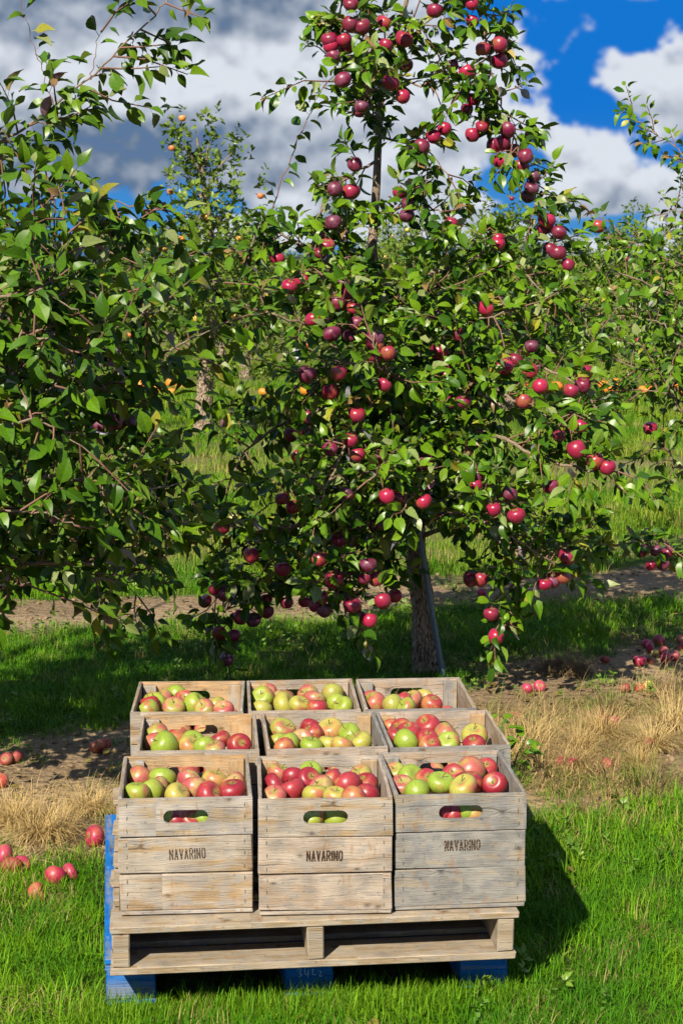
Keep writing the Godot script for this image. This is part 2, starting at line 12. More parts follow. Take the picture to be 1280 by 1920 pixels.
const CRATE_APPLES = [[-0.537,0.522,-4.673,0.031,0,"pink-and-green apple at the back of the front-left crate"],[-0.476,0.518,-4.669,0.037,1,"green apple at the back of the front-left crate"],[-0.483,0.516,-4.605,0.031,2,"first pink-blushed apple from the left at the back of the front-left crate"],[-0.495,0.522,-4.543,0.036,1,"second green apple from the left at the front of the front-left crate"],[-0.523,0.532,-4.498,0.031,1,"first green apple from the left at the front of the front-left crate"],[-0.423,0.522,-4.512,0.033,3,"yellowish red-streaked apple at the front of the front-left crate"],[-0.403,0.522,-4.647,0.031,2,"second pink-blushed apple from the left at the back of the front-left crate"],[-0.383,0.522,-4.575,0.033,2,"pink-blushed apple at the front of the front-left crate"],[-0.336,0.522,-4.644,0.033,3,"yellowish red-streaked apple at the back of the front-left crate"],[-0.341,0.522,-4.516,0.036,4,"first red apple from the left at the front of the front-left crate"],[-0.284,0.522,-4.551,0.035,4,"second red apple from the left at the front of the front-left crate"],[-0.284,0.522,-4.624,0.031,2,"third pink-blushed apple from the left at the back of the front-left crate"],[-0.445,0.49,-4.418,0.031,1,"first green apple from the left seen through the handle hole of the front-left crate"],[-0.417,0.482,-4.42,0.031,4,"first red apple from the left seen through the handle hole of the front-left crate"],[-0.377,0.488,-4.424,0.031,4,"second red apple from the left seen through the handle hole of the front-left crate"],[-0.35,0.487,-4.426,0.031,1,"second green apple from the left seen through the handle hole of the front-left crate"],[-0.176,0.522,-4.6,0.031,4,"first red apple from the left at the front of the front-middle crate"],[-0.168,0.523,-4.707,0.031,0,"first pink-and-green apple from the left at the back of the front-middle crate"],[-0.128,0.522,-4.555,0.033,4,"second red apple from the left at the front of the front-middle crate"],[-0.087,0.534,-4.618,0.032,4,"second red apple from the left at the back of the front-middle crate"],[-0.083,0.525,-4.712,0.031,1,"green apple at the back of the front-middle crate"],[-0.068,0.525,-4.511,0.031,3,"first yellowish red-streaked apple from the left at the front of the front-middle crate"],[-0.051,0.524,-4.569,0.032,2,"second pink-blushed apple from the left at the front of the front-middle crate"],[-0.025,0.522,-4.647,0.031,4,"third red apple from the left at the back of the front-middle crate"],[0.016,0.526,-4.588,0.035,4,"third red apple from the left at the front of the front-middle crate"],[-0.016,0.526,-4.483,0.031,3,"second yellowish red-streaked apple from the left at the front of the front-middle crate"],[0.03,0.536,-4.445,0.031,4,"fourth red apple from the left at the front of the front-middle crate"],[0.064,0.518,-4.628,0.031,4,"fourth red apple from the left at the back of the front-middle crate"],[0.052,0.522,-4.689,0.031,0,"second pink-and-green apple from the left at the back of the front-middle crate"],[0.065,0.52,-4.523,0.031,4,"fifth red apple from the left at the front of the front-middle crate"],[-0.171,0.522,-4.496,0.031,2,"first pink-blushed apple from the left at the front of the front-middle crate"],[-0.127,0.523,-4.663,0.031,4,"first red apple from the left at the back of the front-middle crate"],[-0.073,0.49,-4.416,0.031,1,"first green apple from the left seen through the handle hole of the front-middle crate"],[-0.013,0.488,-4.421,0.033,1,"second green apple from the left seen through the handle hole of the front-middle crate"],[0.146,0.514,-4.741,0.031,0,"first pink-and-green apple from the left at the back of the front-right crate"],[0.184,0.515,-4.692,0.036,1,"green apple at the back of the front-right crate"],[0.259,0.531,-4.591,0.035,1,"second green apple from the left at the front of the front-right crate"],[0.159,0.522,-4.596,0.031,2,"pink-blushed apple at the front of the front-right crate"],[0.196,0.522,-4.545,0.031,1,"first green apple from the left at the front of the front-right crate"],[0.297,0.526,-4.675,0.031,4,"second red apple from the left at the back of the front-right crate"],[0.346,0.529,-4.718,0.038,0,"second pink-and-green apple from the left at the back of the front-right crate"],[0.335,0.523,-4.623,0.036,4,"first red apple from the left at the front of the front-right crate"],[0.316,0.529,-4.553,0.036,3,"yellowish red-streaked apple at the front of the front-right crate"],[0.403,0.522,-4.616,0.033,4,"second red apple from the left at the front of the front-right crate"],[0.391,0.518,-4.766,0.031,4,"third red apple from the left at the back of the front-right crate"],[0.223,0.523,-4.642,0.031,4,"first red apple from the left at the back of the front-right crate"],[0.258,0.492,-4.458,0.031,4,"first red apple from the left seen through the handle hole of the front-right crate"],[0.283,0.489,-4.46,0.031,4,"second red apple from the left seen through the handle hole of the front-right crate"],[0.336,0.488,-4.465,0.031,3,"yellowish red-streaked apple seen through the handle hole of the front-right crate"],[0.319,0.496,-4.464,0.031,1,"green apple seen through the handle hole of the front-right crate"],[-0.534,0.521,-5.105,0.036,0,"pink-and-green apple at the back of the middle-row left crate"],[-0.533,0.52,-5.023,0.031,2,"pink-blushed apple at the back of the middle-row left crate"],[-0.498,0.524,-4.976,0.038,1,"first green apple from the left at the front of the middle-row left crate"],[-0.479,0.513,-5.084,0.031,4,"first red apple from the left at the back of the middle-row left crate"],[-0.431,0.518,-4.993,0.033,3,"yellowish red-streaked apple at the front of the middle-row left crate"],[-0.428,0.518,-5.054,0.031,1,"green apple at the back of the middle-row left crate"],[-0.385,0.529,-4.954,0.031,1,"second green apple from the left at the front of the middle-row left crate"],[-0.348,0.522,-5.046,0.031,4,"second red apple from the left at the back of the middle-row left crate"],[-0.291,0.522,-4.998,0.033,4,"red apple at the front of the middle-row left crate"],[-0.353,0.533,-4.903,0.031,0,"pink-and-green apple at the front of the middle-row left crate"],[-0.173,0.522,-5.15,0.037,0,"pink-and-green apple at the back of the central crate"],[-0.152,0.523,-4.998,0.034,1,"second green apple from the left at the front of the central crate"],[-0.111,0.52,-5.048,0.033,2,"pink-blushed apple at the back of the central crate"],[-0.089,0.524,-5.179,0.031,4,"first red apple from the left at the back of the central crate"],[-0.083,0.526,-5.104,0.031,4,"second red apple from the left at the back of the central crate"],[-0.031,0.523,-5.146,0.039,3,"yellowish red-streaked apple at the back of the central crate"],[0.024,0.525,-5.11,0.031,1,"green apple at the back of the central crate"],[0.053,0.522,-5.027,0.035,3,"third yellowish red-streaked apple from the left at the front of the central crate"],[-0.035,0.517,-5.024,0.031,3,"first yellowish red-streaked apple from the left at the front of the central crate"],[-0.085,0.523,-4.982,0.031,1,"third green apple from the left at the front of the central crate"],[-0.18,0.516,-5.044,0.031,1,"first green apple from the left at the front of the central crate"],[0.001,0.526,-4.977,0.031,3,"second yellowish red-streaked apple from the left at the front of the central crate"],[-0.16,0.529,-4.936,0.031,4,"red apple at the front of the central crate"],[0.257,0.522,-5.188,0.037,4,"fourth red apple from the left at the back of the middle-row right crate"],[0.195,0.53,-5.084,0.035,4,"third red apple from the left at the back of the middle-row right crate"],[0.183,0.527,-5.012,0.036,1,"first green apple from the left at the front of the middle-row right crate"],[0.158,0.53,-5.06,0.031,4,"first red apple from the left at the front of the middle-row right crate"],[0.147,0.519,-5.189,0.031,4,"first red apple from the left at the back of the middle-row right crate"],[0.303,0.522,-5.1,0.037,0,"pink-and-green apple at the back of the middle-row right crate"],[0.305,0.522,-5.016,0.033,1,"second green apple from the left at the front of the middle-row right crate"],[0.249,0.523,-4.988,0.031,4,"third red apple from the left at the front of the middle-row right crate"],[0.247,0.523,-5.048,0.031,4,"second red apple from the left at the front of the middle-row right crate"],[0.384,0.522,-5.088,0.038,3,"yellowish red-streaked apple at the front of the middle-row right crate"],[0.377,0.522,-4.998,0.031,4,"fourth red apple from the left at the front of the middle-row right crate"],[0.174,0.53,-5.144,0.031,4,"second red apple from the left at the back of the middle-row right crate"],[-0.522,0.524,-5.578,0.033,1,"second green apple from the left at the back of the back-row left crate"],[-0.577,0.523,-5.469,0.035,1,"first green apple from the left at the back of the back-row left crate"],[-0.558,0.525,-5.53,0.031,0,"pink-and-green apple at the back of the back-row left crate"],[-0.591,0.53,-5.429,0.031,4,"red apple at the front of the back-row left crate"],[-0.587,0.528,-5.372,0.033,1,"first green apple from the left at the front of the back-row left crate"],[-0.515,0.522,-5.424,0.034,0,"first pink-and-green apple from the left at the front of the back-row left crate"],[-0.491,0.523,-5.526,0.031,4,"red apple at the back of the back-row left crate"],[-0.454,0.522,-5.459,0.037,1,"second green apple from the left at the front of the back-row left crate"],[-0.418,0.524,-5.401,0.031,0,"second pink-and-green apple from the left at the front of the back-row left crate"],[-0.385,0.52,-5.451,0.031,0,"third pink-and-green apple from the left at the front of the back-row left crate"],[-0.359,0.523,-5.393,0.031,2,"pink-blushed apple at the front of the back-row left crate"],[-0.246,0.525,-5.531,0.037,1,"green apple at the back of the back-row middle crate"],[-0.237,0.528,-5.594,0.031,2,"first pink-blushed apple from the left at the back of the back-row middle crate"],[-0.182,0.522,-5.558,0.031,2,"second pink-blushed apple from the left at the back of the back-row middle crate"],[-0.177,0.516,-5.488,0.039,3,"second yellowish red-streaked apple from the left at the front of the back-row middle crate"],[-0.13,0.527,-5.439,0.031,3,"third yellowish red-streaked apple from the left at the front of the back-row middle crate"],[-0.105,0.522,-5.588,0.033,2,"third pink-blushed apple from the left at the back of the back-row middle crate"],[-0.084,0.522,-5.515,0.036,2,"fourth pink-blushed apple from the left at the back of the back-row middle crate"],[-0.029,0.522,-5.602,0.033,0,"pink-and-green apple at the back of the back-row middle crate"],[-0.016,0.519,-5.485,0.031,1,"first green apple from the left at the front of the back-row middle crate"],[-0.074,0.523,-5.419,0.031,4,"red apple at the front of the back-row middle crate"],[-0.244,0.522,-5.41,0.031,3,"first yellowish red-streaked apple from the left at the front of the back-row middle crate"],[0.005,0.525,-5.43,0.031,1,"second green apple from the left at the front of the back-row middle crate"],[0.103,0.522,-5.477,0.035,0,"first pink-and-green apple from the left at the front of the back-row right crate"],[0.158,0.528,-5.432,0.031,0,"second pink-and-green apple from the left at the front of the back-row right crate"],[0.189,0.528,-5.483,0.031,4,"red apple at the back of the back-row right crate"],[0.256,0.509,-5.583,0.033,3,"yellowish red-streaked apple at the back of the back-row right crate"],[0.278,0.522,-5.457,0.034,4,"red apple at the front of the back-row right crate"],[0.222,0.52,-5.532,0.031,0,"pink-and-green apple at the back of the back-row right crate"],[0.199,0.531,-5.389,0.031,1,"green apple at the front of the back-row right crate"],[0.095,0.517,-5.535,0.031,2,"pink-blushed apple at the back of the back-row right crate"]]
const WINDFALLS = [[-0.801,-5.686,0.035,0,"large cracked red apple fallen on soil beside the blue pallet"],[-1.065,-5.512,0.034,0,"red apple at the frame edge behind two rotting fallen apples"],[-1.022,-5.405,0.032,1,"red windfall apple with a rotten brown end on bare soil"],[-0.999,-5.431,0.03,0,"dull red apple half hidden behind the rotten windfall"],[-0.875,-5.321,0.034,0,"bright red windfall apple poking out of green grass at left"],[-0.835,-5.367,0.029,0,"small red windfall apple right of the grass-covered one"],[-0.908,-5.193,0.03,1,"orange-red windfall apple lowest in the grass at left"],[-0.938,-6.78,0.032,1,"shaded windfall apple behind the dry tuft left of crates"],[-0.918,-6.827,0.025,1,"smaller shaded windfall touching the apple left of the crates"],[-1.258,-6.614,0.025,1,"dark shaded windfall at the far left under the tree"],[-1.224,-6.645,0.025,1,"second shaded windfall from the left frame edge"],[-1.224,-6.309,0.029,1,"shaded windfall cut by the left frame edge"],[1.563,-8.741,0.029,0,"bright magenta-red windfall at the top of the right cluster"],[1.489,-8.676,0.024,0,"small red windfall at the left end of the right cluster"],[1.491,-8.579,0.026,0,"pinkish red windfall beside the small yellow one"],[1.501,-8.493,0.019,2,"small yellow windfall in the red cluster on soil"],[1.543,-8.499,0.027,0,"purple-red windfall in the middle of the right cluster"],[1.576,-8.4,0.027,0,"purple-red windfall at the right end of the right cluster"],[1.525,-8.349,0.029,0,"lowest bright red windfall of the right cluster"],[1.393,-8.288,0.03,0,"dark purple-red windfall alone left of the right cluster"],[1.451,-8.325,0.02,1,"small orange windfall below the yellow one"],[1.676,-8.786,0.024,1,"orange windfall at the right frame edge above the cluster"],[1.653,-8.615,0.022,1,"pale pink windfall cut by the right frame edge"],[1.237,-8.339,0.024,1,"brown rotten windfall on the shaded soil"],[0.867,-7.75,0.026,0,"purple windfall behind the dry grass right of the crates"],[0.811,-7.727,0.023,0,"red windfall behind dry grass beside the purple one"],[1.236,-7.716,0.024,1,"pinkish orange windfall in weeds above the dry grass"],[1.341,-7.74,0.026,2,"yellow-green windfall in the weeds at right"],[1.302,-7.735,0.019,1,"small orange windfall left of the yellow-green one"],[1.093,-7.104,0.027,0,"faded red windfall lying in the dry straw"],[1.06,-7.164,0.022,1,"tan rotten windfall left of the faded red one"],[1.19,-6.819,0.022,0,"small faded red windfall low in the straw at right"],[0.819,-6.552,0.022,0,"orange-red windfall at the straw edge by the green grass"],[0.86,-6.541,0.023,0,"bruised red windfall right of the orange-red one"],[0.988,-6.536,0.023,1,"pale peach windfall at the edge of the green grass"],[0.718,-7.234,0.022,1,"tan windfall beside the back crates"],[0.781,-9.961,0.026,0,"half-eaten red windfall on the dirt lane"]]
const STAKE = [[0.479,0.017,-8.03],[0.145,1.803,-8.03]]
const CLOUDS = [[9.706,5.452,1.772,0.928,1,1],[10.466,4.439,1.519,0.76,0.62,0.9],[7.427,2.667,1.435,1.182,0.95,1],[7.934,1.739,1.35,0.574,0.5,0.8],[10.466,1.654,1.182,0.928,0.95,1],[3.714,5.537,2.026,1.604,1,1],[3.207,3.68,2.194,1.182,0.75,0.8],[-2.194,5.537,1.857,1.857,1,0.9],[-6.583,5.537,2.026,1.266,1,0.9],[-10.297,5.537,2.194,1.519,0.85,0.8],[-7.427,7.731,6.414,1.097,0.36,1.1],[-3.207,7.393,2.026,0.844,0.4,0.8],[-6.583,3.511,4.051,1.013,0.22,1.1],[-9.79,3.173,3.038,0.928,0.35,0.9],[-3.207,3.005,2.194,0.928,0.4,0.9],[0,2.498,2.194,1.519,0.7,0.8],[-2.87,0.81,2.026,0.506,0.85,0.6],[-8.271,0.641,2.701,0.473,0.85,0.5],[2.026,0.979,2.87,1.013,0.8,0.8],[6.077,0.304,2.532,0.54,0.75,0.8],[9.453,0.051,3.038,0.473,0.7,0.7],[-0.675,4.693,1.013,2.026,0.8,0.6],[9.115,8.153,3.714,0.473,0.7,0.7],[1.013,7.056,1.857,1.35,0.8,0.7]]
const PITCH := -8.08
const FOV := 31.58
const SUN_AZ := 23.0
const SUN_EL := 40.0
const CRATE_W := 0.335
const CRATE_D := 0.40
const CRATE_H := 0.30
const DECK_Y := 0.257

var rng := RandomNumberGenerator.new()
var noise_a := FastNoiseLite.new()
var noise_b := FastNoiseLite.new()
var M := {}
var leaf_meshes: Array = []
var apple_mesh: ArrayMesh
var stem_mesh: ArrayMesh
var taken := {}


class Geo:
	var v := PackedVector3Array()
	var n := PackedVector3Array()
	var uv := PackedVector2Array()
	var c := PackedColorArray()
	var i := PackedInt32Array()
	func vert(p: Vector3, nn: Vector3, u: Vector2) -> int:
		v.append(p); n.append(nn); uv.append(u)
		return v.size() - 1
	func tri(a: int, b: int, d: int) -> void:
		if (v[b] - v[a]).cross(v[d] - v[a]).dot(n[a] + n[b] + n[d]) > 0.0:
			i.append(a); i.append(d); i.append(b)
		else:
			i.append(a); i.append(b); i.append(d)
	func quad(a: int, b: int, d: int, e: int) -> void:
		tri(a, b, d)
		tri(a, d, e)
	func flat(ps: Array, out_dir: Vector3, us: Array) -> void:
		var nn: Vector3 = (ps[1] - ps[0]).cross(ps[2] - ps[0]).normalized()
		if nn.dot(out_dir) < 0.0:
			nn = -nn
		var k := []
		for q in ps.size():
			k.append(vert(ps[q], nn, us[q]))
		for q in range(1, ps.size() - 1):
			tri(k[0], k[q], k[q + 1])
	func tube(pts: PackedVector3Array, radii: PackedFloat32Array, sides: int, vscale := 1.0, cap := true, lump := 0.0, seed_ := 0) -> void:
		var fx := Vector3(0.31, 0.2, 0.93)
		var row := []
		var along := 0.0
		var r2 := RandomNumberGenerator.new()
		r2.seed = seed_
		for k in pts.size():
			var t: Vector3 = (pts[mini(k + 1, pts.size() - 1)] - pts[maxi(k - 1, 0)]).normalized()
			var bx := fx.cross(t)
			if bx.length() < 0.05:
				bx = Vector3(1, 0, 0).cross(t)
			bx = bx.normalized()
			var by := t.cross(bx)
			if k > 0:
				along += pts[k].distance_to(pts[k - 1])
			var ids := []
			for s in sides + 1:
				var a := TAU * (s % sides) / sides
				var o := bx * cos(a) + by * sin(a)
				var rr := radii[k]
				if lump > 0.0 and s < sides:
					rr *= 1.0 + lump * sin(a * 3.0 + along * 17.0 + seed_) * 0.6 + lump * r2.randf_range(-0.5, 0.5)
				if s == sides:
					ids.append(vert(v[ids[0]], n[ids[0]], Vector2(1.0, along * vscale)))
				else:
					ids.append(vert(pts[k] + o * rr, o, Vector2(float(s) / sides, along * vscale)))
			row.append(ids)
		for k in range(1, pts.size()):
			for s in sides:
				quad(row[k - 1][s], row[k - 1][s + 1], row[k][s + 1], row[k][s])
		if cap:
			for e in [0, pts.size() - 1]:
				var t2: Vector3 = (pts[e] - pts[1 if e == 0 else e - 1]).normalized()
				var m := vert(pts[e], t2, Vector2(0.5, 0.5))
				for s in sides:
					var a2 := vert(v[row[e][s]], t2, Vector2(0.4, 0.5))
					var b2 := vert(v[row[e][s + 1]], t2, Vector2(0.6, 0.5))
					tri(m, a2, b2)
	func mesh(mat: Material = null) -> ArrayMesh:
		var a := []
		a.resize(Mesh.ARRAY_MAX)
		a[Mesh.ARRAY_VERTEX] = v
		a[Mesh.ARRAY_NORMAL] = n
		a[Mesh.ARRAY_TEX_UV] = uv
		if c.size() == v.size() and c.size() > 0:
			a[Mesh.ARRAY_COLOR] = c
		a[Mesh.ARRAY_INDEX] = i
		var m := ArrayMesh.new()
		m.add_surface_from_arrays(Mesh.PRIMITIVE_TRIANGLES, a)
		if mat:
			m.surface_set_material(0, mat)
		return m


# ---------------------------------------------------------------- helpers
func numbered(called: String) -> String:
	taken[called] = taken.get(called, -1) + 1
	return called if taken[called] == 0 else "%s_%03d" % [called, taken[called]]

func tag(o: Node3D, label: String, category := "", group := "", kind := "") -> Node3D:
	if label: o.set_meta("label", label)
	if category: o.set_meta("category", category)
	if group: o.set_meta("group", group)
	if kind: o.set_meta("kind", kind)
	return o

func thing(called: String, at: Vector3, turn: float, label: String, category: String, group := "") -> Node3D:
	var o := Node3D.new()
	o.name = numbered(called)
	add_child(o)
	o.position = at
	o.rotation.y = turn
	tag(o, label, category, group)
	return o

func part(called: String, m: Mesh, parent: Node, mat: Material = null, at := Vector3.ZERO) -> MeshInstance3D:
	var o := MeshInstance3D.new()
	o.name = called if parent != self else numbered(called)
	o.mesh = m
	if mat: o.material_override = mat
	o.position = at
	parent.add_child(o, true)
	return o

func scatter(called: String, m: Mesh, xs: Array, cols: Array, parent: Node, mat: Material) -> MultiMeshInstance3D:
	var mm := MultiMesh.new()
	mm.transform_format = MultiMesh.TRANSFORM_3D
	mm.use_colors = true
	mm.mesh = m
	mm.instance_count = xs.size()
	for k in xs.size():
		mm.set_instance_transform(k, xs[k])
		mm.set_instance_color(k, cols[k])
	var o := MultiMeshInstance3D.new()
	o.name = called if parent != self else numbered(called)
	o.multimesh = mm
	o.material_override = mat
	parent.add_child(o, true)
	o.set_meta("kind", "stuff")
	return o

func srgb(r: float, g: float, b: float) -> Color:
	return Color(r, g, b).linear_to_srgb()

func mat(col: Color, rough := 0.8, spec := 0.5) -> StandardMaterial3D:
	var m := StandardMaterial3D.new()
	m.albedo_color = col.linear_to_srgb()
	m.roughness = rough
	m.metallic_specular = spec
	m.cull_mode = BaseMaterial3D.CULL_DISABLED
	return m

func smooth(pts: Array, sub: int) -> PackedVector3Array:
	var o := PackedVector3Array()
	for k in pts.size() - 1:
		var p0: Vector3 = pts[maxi(k - 1, 0)]
		var p1: Vector3 = pts[k]
		var p2: Vector3 = pts[k + 1]
		var p3: Vector3 = pts[mini(k + 2, pts.size() - 1)]
		for s in sub:
			o.append(p1.cubic_interpolate(p2, p0, p3, float(s) / sub))
	o.append(pts[pts.size() - 1])
	return o

func v3(a) -> Vector3:
	return Vector3(a[0], a[1], a[2])


# ---------------------------------------------------------------- ground cover: where soil, straw and grass lie
func strip_at(x: float, d: float) -> float:
	return d - (6.55 + 0.5 * x) + noise_a.get_noise_2d(x * 40.0, d * 40.0) * 0.45 + noise_a.get_noise_2d(x * 140.0 + 90.0, d * 140.0) * 0.2

# x soil, y straw, z green (0..1 each)
func cover(x: float, d: float) -> Vector3:
	var s := strip_at(x, d)
	var far_side := 1.15 + 0.35 * smoothstep(0.3, 1.2, x)
	var inside := smoothstep(-0.92, -0.7, s) * (1.0 - smoothstep(far_side - 0.1, far_side + 0.15, s))
	var ln := d - (9.95 + 0.3 * x) + noise_a.get_noise_2d(x * 30.0 + 500.0, d * 60.0) * 0.55
	var lane := (1.0 - smoothstep(0.42, 0.7, absf(ln)))
	var pn := noise_a.get_noise_2d(x * 16.0 + 220.0, d * 34.0 + 70.0)
	var dry := smoothstep(-0.12, 0.22, pn) * smoothstep(10.6, 11.4, d) * 0.8
	var lane2 := 1.0 - smoothstep(0.25, 0.6, absf(d - (15.4 + 0.33 * x) + noise_a.get_noise_2d(x * 22.0, d * 22.0) * 0.9))
	lane2 *= 0.75
	var soil := maxf(inside, maxf(lane, maxf(dry * 0.5, lane2)))
	var sn := noise_b.get_noise_2d(x * 60.0, d * 60.0)
	var straw := inside * smoothstep(-0.2, 0.3, sn + 0.14 - 0.3 * smoothstep(0.2, 1.1, s)) + dry * 0.6
	straw *= 1.0 - smoothstep(0.75, 1.0, s) * inside
	straw *= lerpf(0.22, 0.8, smoothstep(-0.6, 0.4, x)) if d < 9.5 else 1.0
	return Vector3(soil, clampf(straw, 0.0, 1.0), clampf(1.0 - maxf(inside, maxf(lane, maxf(dry * 0.75, lane2))), 0.0, 1.0))

func ground_y(x: float, d: float) -> float:
	return noise_a.get_noise_2d(x * 25.0 + 33.0, d * 25.0) * 0.025 + noise_a.get_noise_2d(x * 120.0, d * 120.0 + 77.0) * 0.008


# ---------------------------------------------------------------- textures
func tex(im: Image) -> ImageTexture:
	im.generate_mipmaps()
	return ImageTexture.create_from_image(im)

func wood_material(called: String, base: Color, stain: Color, grey: Color, seed_: int, grain := 1.0, stain_share := 0.5, rust_share := 0.4) -> StandardMaterial3D:
	var w := 512
	var h := 256
	var nz := FastNoiseLite.new()
	nz.seed = seed_
	nz.fractal_octaves = 3
	nz.frequency = 0.01
	var fine := FastNoiseLite.new()
	fine.seed = seed_ + 7
	fine.fractal_octaves = 2
	fine.frequency = 0.05
	var r := RandomNumberGenerator.new()
	r.seed = seed_
	var knots := []
	for k in 7:
		knots.append(Vector3(r.randf() * w, r.randf() * h, r.randf_range(3.0, 7.0)))
	var im := Image.create(w, h, true, Image.FORMAT_RGB8)
	var hm := Image.create(w, h, true, Image.FORMAT_RGB8)
	for y in h:
		for x in w:
			var bend := nz.get_noise_2d(x * 0.45, y * 0.6) * 7.0
			var kn := 0.0
			for q in knots:
				var dx: float = absf(x - q.x)
				if dx < q.z * 5.0:
					var e: float = (dx * dx / (q.z * q.z * 3.0) + (y - q.y) * (y - q.y) / (q.z * q.z))
					if e < 9.0:
						kn = maxf(kn, exp(-e * 1.3))
						bend += exp(-e * 0.35) * signf(y - q.y) * q.z * 1.2
			var g := fine.get_noise_2d(x * 0.10, (y + bend) * 3.4) * 0.35 + fine.get_noise_2d(x * 0.3 + 300.0, (y + bend) * 8.0) * 0.65
			var band := nz.get_noise_2d(x * 0.22 + 900.0, (y + bend * 0.7) * 2.6)
			var blot := nz.get_noise_2d(x * 1.6 + 40.0, y * 2.4 + 600.0)
			var col := base.lerp(stain, clampf(smoothstep(0.30 - 0.5 * stain_share, 0.95 - 0.5 * stain_share, band * 1.6 + 0.15) * 0.8, 0, 1))
			col = col.lerp(grey, clampf(smoothstep(0.0, 0.55, blot + 0.12) * 0.75, 0, 1))
			var f := 1.0 + g * 0.26 * grain
			var crack := smoothstep(0.5, 0.66, fine.get_noise_2d(x * 0.06 + 77.0, (y + bend) * 4.2 + 11.0))
			f *= 1.0 - 0.5 * crack
			f *= 1.0 - 0.62 * kn
			var spot := fine.get_noise_2d(x * 1.1 + 500.0, y * 1.7 + 50.0)
			f *= 1.0 - 0.3 * smoothstep(0.5, 0.7, spot)
			f *= 1.0 + 0.16 * nz.get_noise_2d(x * 0.9 + 77.0, y * 0.9 + 400.0) * 2.0
			var rust := smoothstep(0.44, 0.60, nz.get_noise_2d(x * 2.6 + 1300.0, y * 0.9 + 90.0))
			col = col.lerp(Color(0.24, 0.125, 0.05), rust * rust_share)
			col = Color(col.r * f, col.g * f, col.b * f).clamp()
			im.set_pixel(x, y, col.linear_to_srgb())
			var hh := clampf(0.55 + g * 0.45 - crack * 0.35, 0, 1)
			hm.set_pixel(x, y, Color(hh, hh, hh))
	hm.bump_map_to_normal_map(4.0)
	var m := mat(Color.WHITE, 0.82, 0.3)
	m.albedo_texture = tex(im)
	m.normal_enabled = true
	m.normal_texture = tex(hm)
	m.normal_scale = 0.35
	m.resource_name = called
	return m

func bark_material() -> StandardMaterial3D:
	var w := 128
	var h := 256
	var nz := FastNoiseLite.new()
	nz.seed = 91
	nz.fractal_octaves = 4
	nz.frequency = 0.03
	var im := Image.create(w, h, true, Image.FORMAT_RGB8)
	var hm := Image.create(w, h, true, Image.FORMAT_RGB8)
	for y in h:
		for x in w:
			var a := TAU * x / w
			var p := Vector3(cos(a) * 40.0, y * 0.45, sin(a) * 40.0)
			var g := nz.get_noise_3d(p.x * 1.6, p.y, p.z * 1.6)
			var f2 := nz.get_noise_3d(p.x * 4.0, p.y * 4.0 + 200.0, p.z * 4.0)
			var crack := smoothstep(0.12, 0.0, absf(g)) * 0.6
			var col := Color(0.22, 0.155, 0.10).lerp(Color(0.42, 0.335, 0.245), clampf(0.5 + f2 * 1.3, 0, 1))
			var f := 1.0 - crack
			im.set_pixel(x, y, Color(col.r * f, col.g * f, col.b * f).linear_to_srgb())
			var hh := clampf(0.6 + f2 * 0.5 - crack * 0.6, 0, 1)
			hm.set_pixel(x, y, Color(hh, hh, hh))
	hm.bump_map_to_normal_map(12.0)
	var m := mat(Color.WHITE, 0.9, 0.3)
	m.albedo_texture = tex(im)
	m.normal_enabled = true
	m.normal_texture = tex(hm)
	return m

# skin of one apple: a ground colour, a red flush on one cheek, streaks and pale dots
func apple_material(ground: Color, flush: Color, amount: float, seed_: int, bloom := 0.0, rough := 0.38) -> StandardMaterial3D:
	var w := 160
	var h := 80
	var nz := FastNoiseLite.new()
	nz.seed = seed_
	nz.fractal_octaves = 3
	nz.frequency = 0.9
	var r := RandomNumberGenerator.new()
	r.seed = seed_
	var im := Image.create(w, h, true, Image.FORMAT_RGB8)
	for y in h:
		var th := PI * (y + 0.5) / h
		for x in w:
			var a := TAU * x / w
			var p := Vector3(sin(th) * cos(a), cos(th), sin(th) * sin(a))
			var side := p.x * 0.75 + p.z * 0.3
			var n1 := nz.get_noise_3d(p.x, p.y, p.z)
			var st := nz.get_noise_3d(p.x * 9.0, p.y * 1.2 + 20.0, p.z * 9.0)
			var t := smoothstep(-0.35, 0.5, side * 0.8 + n1 * 0.9 + st * 0.6 + (amount - 0.5) * 2.2)
			var col := ground.lerp(flush, clampf(t, 0, 1) * 0.96)
			col = col * (1.0 + st * 0.28)
			var cav := smoothstep(0.93, 0.99, p.y)
			col = col.lerp(Color(0.22, 0.24, 0.05), cav * 0.6)
			if bloom > 0.0:
				col = col.lerp(Color(0.33, 0.20, 0.30), bloom * clampf(0.45 + n1 * 1.4, 0, 1))
			im.set_pixel(x, y, col.clamp().linear_to_srgb())
	for k in 260:
		var yy := clampi(int(acos(r.randf_range(-0.95, 0.95)) / PI * h), 0, h - 1)
		var xx := r.randi() % w
		var cc := im.get_pixel(xx, yy)
		im.set_pixel(xx, yy, cc.lerp(Color(0.85, 0.75, 0.55), 0.35))
	var m := mat(Color.WHITE, rough, 0.5)
	m.albedo_texture = tex(im)
	return m

func leaf_texture() -> ImageTexture:
	var w := 48
	var h := 96
	var nz := FastNoiseLite.new()
	nz.seed = 3
	nz.frequency = 0.06
	nz.fractal_octaves = 3
	var im := Image.create(w, h, true, Image.FORMAT_RGB8)
	for y in h:
		for x in w:
			var u := absf((x + 0.5) / w - 0.5) * 2.0
			var t := float(y) / h
			var vein := smoothstep(0.1, 0.0, u) * 0.7
			var q := fposmod(t * 8.0 - u * 1.5, 1.0)
			vein = maxf(vein, smoothstep(0.13, 0.0, absf(q - 0.5)) * 0.28)
			var f := 0.80 + nz.get_noise_2d(x, y) * 0.22
			var col := Color(f, f, f).lerp(Color(1.0, 1.0, 0.85), vein)
			im.set_pixel(x, y, col.clamp().linear_to_srgb())
	return tex(im)

